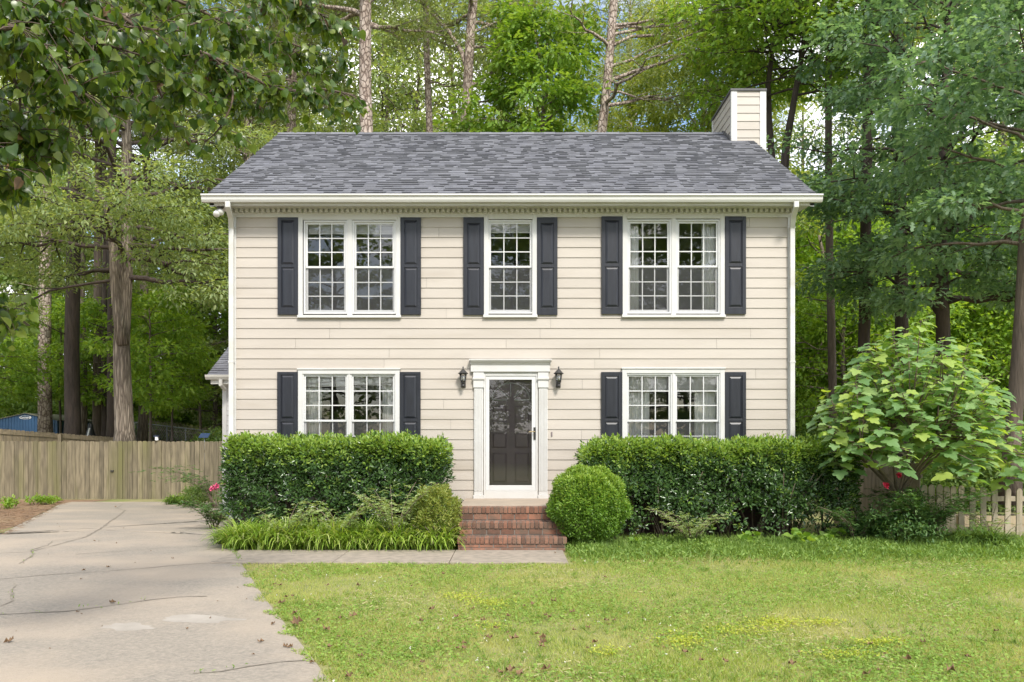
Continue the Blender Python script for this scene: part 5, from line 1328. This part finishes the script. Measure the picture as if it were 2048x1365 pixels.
npmesh('crown', V, Fc, [M['l_canopy'], M['deadleaf']], t, np.repeat(dead.astype(int), len(T_HEART[1])))

# ================================================================== LAWN
nr = np.random.default_rng(151)
dr_np = np.array(sorted([(p[1], p[0]) for p in dr_r])); edge = lambda y: np.interp(y, dr_np[:,0], dr_np[:,1])
def lawn_pts(n, dmin=4.6, dmax=13.2, jag=.085, power=1.0):
    d_ = dmin+(dmax-dmin)*nr.random(n)**power; px = nr.uniform(-60, 2160, n); x = (px-1024)*d_/F_PX*1.06; y = d_-D_CAM
    e = edge(y)+jag*np.sin(y*9)+.5*jag*np.sin(y*23+1)
    ok = (x > e-.02) & ~((x < .79) & (y > -3.49+.02*np.sin(x*7))) & ~((x > .79) & (x < 5.7) & (y > -1.85))
    x, y = x[ok], y[ok]; return np.column_stack([x, y, gz(x,y)])
P = lawn_pts(420000); n = len(P)
tall = .5+.5*np.sin(P[:,0]*2.1+1.3*np.sin(P[:,1]*1.7))*np.sin(P[:,1]*2.9)
T = np.column_stack([nr.normal(size=n)*.55, nr.normal(size=n)*.55, np.ones(n)]); N = rnd_unit(nr, n)
V, Fc = leaves(P, T, N, nr.uniform(.022,.05,n)*(.8+.5*tall), T_NEEDLE)
o = npmesh('lawn_grass', V, Fc, M['l_grass']); tag(o, 'short mixed lawn grass filling the front yard', 'grass', kind='stuff')
P = lawn_pts(200000); n = len(P); pat = np.sin(P[:,0]*1.3+.7)*np.sin(P[:,1]*1.9+P[:,0]*.6)+.5*np.sin(P[:,0]*3.1-P[:,1]*2.2); k = pat+nr.normal(size=n)*.5 > -.1; P = P[k]; n = len(P)
P[:,2] += nr.uniform(.012,.035,n); V, Fc = leaves(P, rnd_unit(nr,n)*np.array([1,1,.3]), np.array([0,0,1.])+rnd_unit(nr,n)*.45, nr.uniform(.014,.03,n), T_DIA)
o = npmesh('clover_patches', V, Fc, M['l_clover']); tag(o, 'green clover patches among the lawn grass', 'clover', kind='stuff')
P = lawn_pts(2600); k = nr.random(len(P)) < .25+.5*(np.sin(P[:,0]*1.7+2)*np.sin(P[:,1]*2.3) > 0); P = P[k]; kk = 16; n = len(P)*kk
Pq = np.repeat(P, kk, 0)+nr.normal(size=(n,3))*np.array([.022,.022,0]); T = np.column_stack([nr.normal(size=n)*.7, nr.normal(size=n)*.7, np.ones(n)])
V, Fc = leaves(Pq, T, rnd_unit(nr,n), nr.uniform(.045,.095,n), (T_NEEDLE[0]*np.array([1,.8,1]), T_NEEDLE[1]))
o = npmesh('grass_tufts', V, Fc, M['l_tuft']); tag(o, 'taller grass tufts scattered through the lawn', 'grass', kind='stuff')
P = lawn_pts(60000); k = np.sin(P[:,0]*1.9+.4)*np.sin(P[:,1]*1.4+1.2+P[:,0]*.5)+nr.normal(size=len(P))*.35 > .55; P = P[k]; n = len(P); P[:,2] += nr.uniform(.01,.04,n)
V, Fc = leaves(P, rnd_unit(nr,n)*np.array([1,1,.3]), rnd_unit(nr,n)+np.array([0,0,.6]), nr.uniform(.03,.07,n), (T_NEEDLE[0]*np.array([1,.7,1]), T_NEEDLE[1]))
o = npmesh('dry_grass', V, Fc, M['drygrass']); tag(o, 'dry straw coloured clippings in thin patches of the lawn', 'grass', kind='stuff')
P = lawn_pts(900); k = (np.sin(P[:,0]*1.1+1)*np.sin(P[:,1]*1.5)+nr.normal(size=len(P))*.3 > .45) & (P[:,0] < 2); P = P[k]; n = len(P); P[:,2] += nr.uniform(.03,.06,n)
Pq = np.repeat(P, 6, 0)+nr.normal(size=(n*6,3))*.004; V, Fc = leaves(Pq, rnd_unit(nr,n*6), rnd_unit(nr,n*6), .009, T_DIA)
o = npmesh('clover_flowers', V, Fc, M['cloverflower']); tag(o, 'tiny white clover heads dotted over the left lawn', 'clover', kind='stuff')
Q = []
for (px, py, sx_, sy_, m) in [(925,1198,40,8,260),(985,1212,45,8,260),(1550,1252,50,9,500),(1480,1268,60,8,260),(1650,1252,30,5,200),(1755,1292,40,6,260),(1370,1290,35,6,160),(1290,1108,50,6,240),(1360,1285,60,18,160),(1210,1309,30,8,110),(1690,1315,60,8,200),(980,1260,40,10,90)]:
    for _ in range(m):
        Q.append(ground(px+rng.gauss(0,sx_*.6), py+rng.gauss(0,sy_*.6)))
Q = np.array(Q); n = len(Q); Q[:,2] += nr.uniform(.02,.05,n); V, Fc = leaves(Q, rnd_unit(nr,n)*np.array([1,1,.4]), np.array([0,0,1.])+rnd_unit(nr,n)*.5, nr.uniform(.02,.036,n), T_OVAL)
o = npmesh('yellow_weeds', V, Fc, M['l_yellow']); tag(o, 'yellow green weed patches in the lawn', 'weeds', kind='stuff')
# weedy border under the right hedge and fig
n = 26000; px = nr.uniform(1135,2050,n); py = nr.normal(1098,13,n); d_ = Z_CAM*F_PX/(py-HZ); x = (px-1024)*d_/F_PX; y = d_-D_CAM; k = (y < -1.25) & (x > .8); x, y = x[k], y[k]; n = len(x)
hh = .05+.12*(.5+.5*np.sin(x*2.3+1)*np.sin(x*5.1))
P = np.column_stack([x, y, nr.uniform(0,1,n)*hh]); T = np.column_stack([nr.normal(size=n)*.6, nr.normal(size=n)*.6-.2, np.full(n,.6)])
V, Fc = leaves(P, T, np.array([0,-.2,.8])+rnd_unit(nr,n)*.7, nr.uniform(.03,.065,n), T_OVAL)
o = npmesh('weedy_border', V, Fc, M['l_weed']); tag(o, 'unmown weedy green border along the foot of the right hedge', 'ground cover', kind='stuff')
n2 = 9000; k = nr.integers(0, n, n2); P = np.column_stack([x[k]+nr.normal(size=n2)*.03, y[k], np.zeros(n2)]); T = np.column_stack([nr.normal(size=n2)*.5, nr.normal(size=n2)*.5, np.ones(n2)])
V, Fc = leaves(P, T, rnd_unit(nr,n2), nr.uniform(.10,.24,n2), (T_NEEDLE[0]*np.array([1,.5,1]), T_NEEDLE[1]))
o = npmesh('border_grass', V, Fc, M['l_weed']); tag(o, 'longer grass blades standing in the weedy border', 'grass', kind='stuff')
# pine needles and litter on the straw
n = 16000; px = nr.uniform(-700,130,n); d_ = nr.uniform(11,23.6,n); x = (px-1024)*d_/F_PX; y = d_-D_CAM; lx = np.interp(y, [p[1] for p in Lr], [p[0] for p in Lr]); k = x < lx+.15; x, y = x[k], y[k]; n = len(x)
P = np.column_stack([x, y, gz(x,y)+nr.uniform(.012,.05,n)]); T = np.column_stack([nr.normal(size=n), nr.normal(size=n), nr.normal(size=n)*.15]); V, Fc = leaves(P, T, rnd_unit(nr,n)+np.array([0,0,1]), nr.uniform(.1,.2,n), (T_NEEDLE[0]*np.array([1,.5,1]), T_NEEDLE[1]))
o = npmesh('pine_needles', V, Fc, M['straw']); tag(o, 'loose pine needles over the bare ground at left', 'pine needles', kind='stuff')
Q = []
for pts in ([(0,1232),(130,1226),(210,1216),(300,1203)],[(385,1352),(440,1347),(500,1337)],[(62,1102),(66,1113),(40,1130)],[(26,1205),(22,1190)],[(470,1112),(480,1122)],[(452,1100),(476,1112)]):
    for a_, b_ in zip(pts, pts[1:]):
        for _ in range(5 if pts[0][0] < 450 else 60):
            f = rng.random(); q = ground(a_[0]+(b_[0]-a_[0])*f+rng.gauss(0,2), a_[1]+(b_[1]-a_[1])*f+rng.gauss(0,1.2)); Q.append((q[0], q[1], q[2]+.02+rng.random()*.02))
Q = np.array(Q); n = len(Q); V, Fc = leaves(Q, rnd_unit(nr,n)+np.array([0,0,.4]), np.array([0,0,1.])+rnd_unit(nr,n)*.6, nr.uniform(.015,.04,n), T_OVAL)
o = npmesh('crack_weeds', V, Fc, M['l_deep']); tag(o, 'tiny weeds sprouting in the driveway cracks', 'weeds', kind='stuff')
# dead leaves, one by one
GD = 'dead brown leaves scattered over the lawn and driveway'
def leaf_proto(seed, size):
    r_ = random.Random(seed); q = MB(); n = 12; c = (0,0,.012); pts = []
    for i in range(n):
        a = 2*math.pi*i/n; rr_ = size*(.55+.35*r_.random())*(1.25 if i % 3 == 0 else .85); pts.append((rr_*math.cos(a), rr_*.75*math.sin(a), .012+size*.9*r_.random()*(abs(math.cos(a*1.5)))))
    q.v = [c]+pts; q.f = [(0,1+i,1+(i+1)%n) for i in range(n)]
    o = q.build('dead_leaf', M['deadleaf']); o.modifiers.new('thickness','SOLIDIFY').thickness = .0015; return o
lp = [leaf_proto(s, sz) for s, sz in ((1,.05),(2,.036),(3,.03),(4,.042))]
spots = [(593,1257,1.5),(652,1268,1.2),(660,1305,1.1),(560,1178,.8),(585,1200,.8),(680,1245,.9),(635,1250,.8),(706,1240,.9),(655,1178,.8),(717,1178,.8),(700,1365,1.2),(976,1286,1.1),(1073,1278,1.0),(1022,1352,1.2),(1000,1358,1.2),(1040,1358,1.0),(1148,1270,.9),(1145,1232,.7),(945,1226,.8),(865,1226,.8),(1190,1295,.9),(1085,1296,1.0),(1450,1335,1.2),(1585,1338,1.0),(1740,1298,1.0),(1815,1330,1.1),(1935,1325,1.0),(1900,1350,.9),(1735,1360,1),(1370,1315,.9),(217,1138,.8),(168,1144,.9),(345,1120,.6),(225,1210,.8),(231,1016,.9),(1110,1111,.7),(20,1288,.9),(155,1228,.5),(375,1262,.5)]
for _ in range(46):
    spots.append((rf.uniform(500,1250), rf.triangular(1125,1360,1290), rf.uniform(.5,.95)))
for _ in range(14): spots.append((rf.uniform(1250,2040), rf.uniform(1230,1360), rf.uniform(.5,.8)))
for _ in range(22): spots.append((rf.uniform(10,520), rf.uniform(1030,1340), rf.uniform(.25,.45)))
for i, (px, py, s) in enumerate(spots):
    g_ = ground(px, py); ondrive = g_[0] < edge(g_[1])
    c = lp[i % 4] if i < 4 else lp[rf.randrange(4)].copy()
    if i >= 4: COL.objects.link(c)
    c.location = (g_[0], g_[1], g_[2]+(.014 if ondrive else .03)); c.rotation_euler = (rf.uniform(-.25,.25), rf.uniform(-.25,.25), rf.uniform(0,6.28)); c.scale = (s,)*3
    tag(c, 'curled dead leaf lying on the concrete driveway' if ondrive else 'curled dead leaf lying in the lawn', 'dead leaf', GD)

# ================================================================== ACROSS THE STREET, SEEN IN THE GLASS
t = thing('wooden_fence', 'brown board fence across the street, reflected in the front door glass', 'fence', (0, -36, 0))
mb = MB(); board_fence(mb, (-16,-36), (16,-36), 0, 0, 1.9, 1.9, .16, .008, .02, 31); mb.build('board_panel', M['fencewood'], t)
for px, dy, s, pr in [(-12.5,-42,1.12,fa),(-5.0,-46,1.0,fb),(0,-42,1.08,fa),(5.5,-45,1.05,fb),(11,-42,1.15,fa),(-19,-44,.95,fb),(17,-43,1.1,fa),(3,-50,1.2,fa),(8.5,-50,1.15,fb),(14,-50,1.2,fa)]:
    dup(pr, (px, dy, 0), rf.uniform(0,6.28), s)
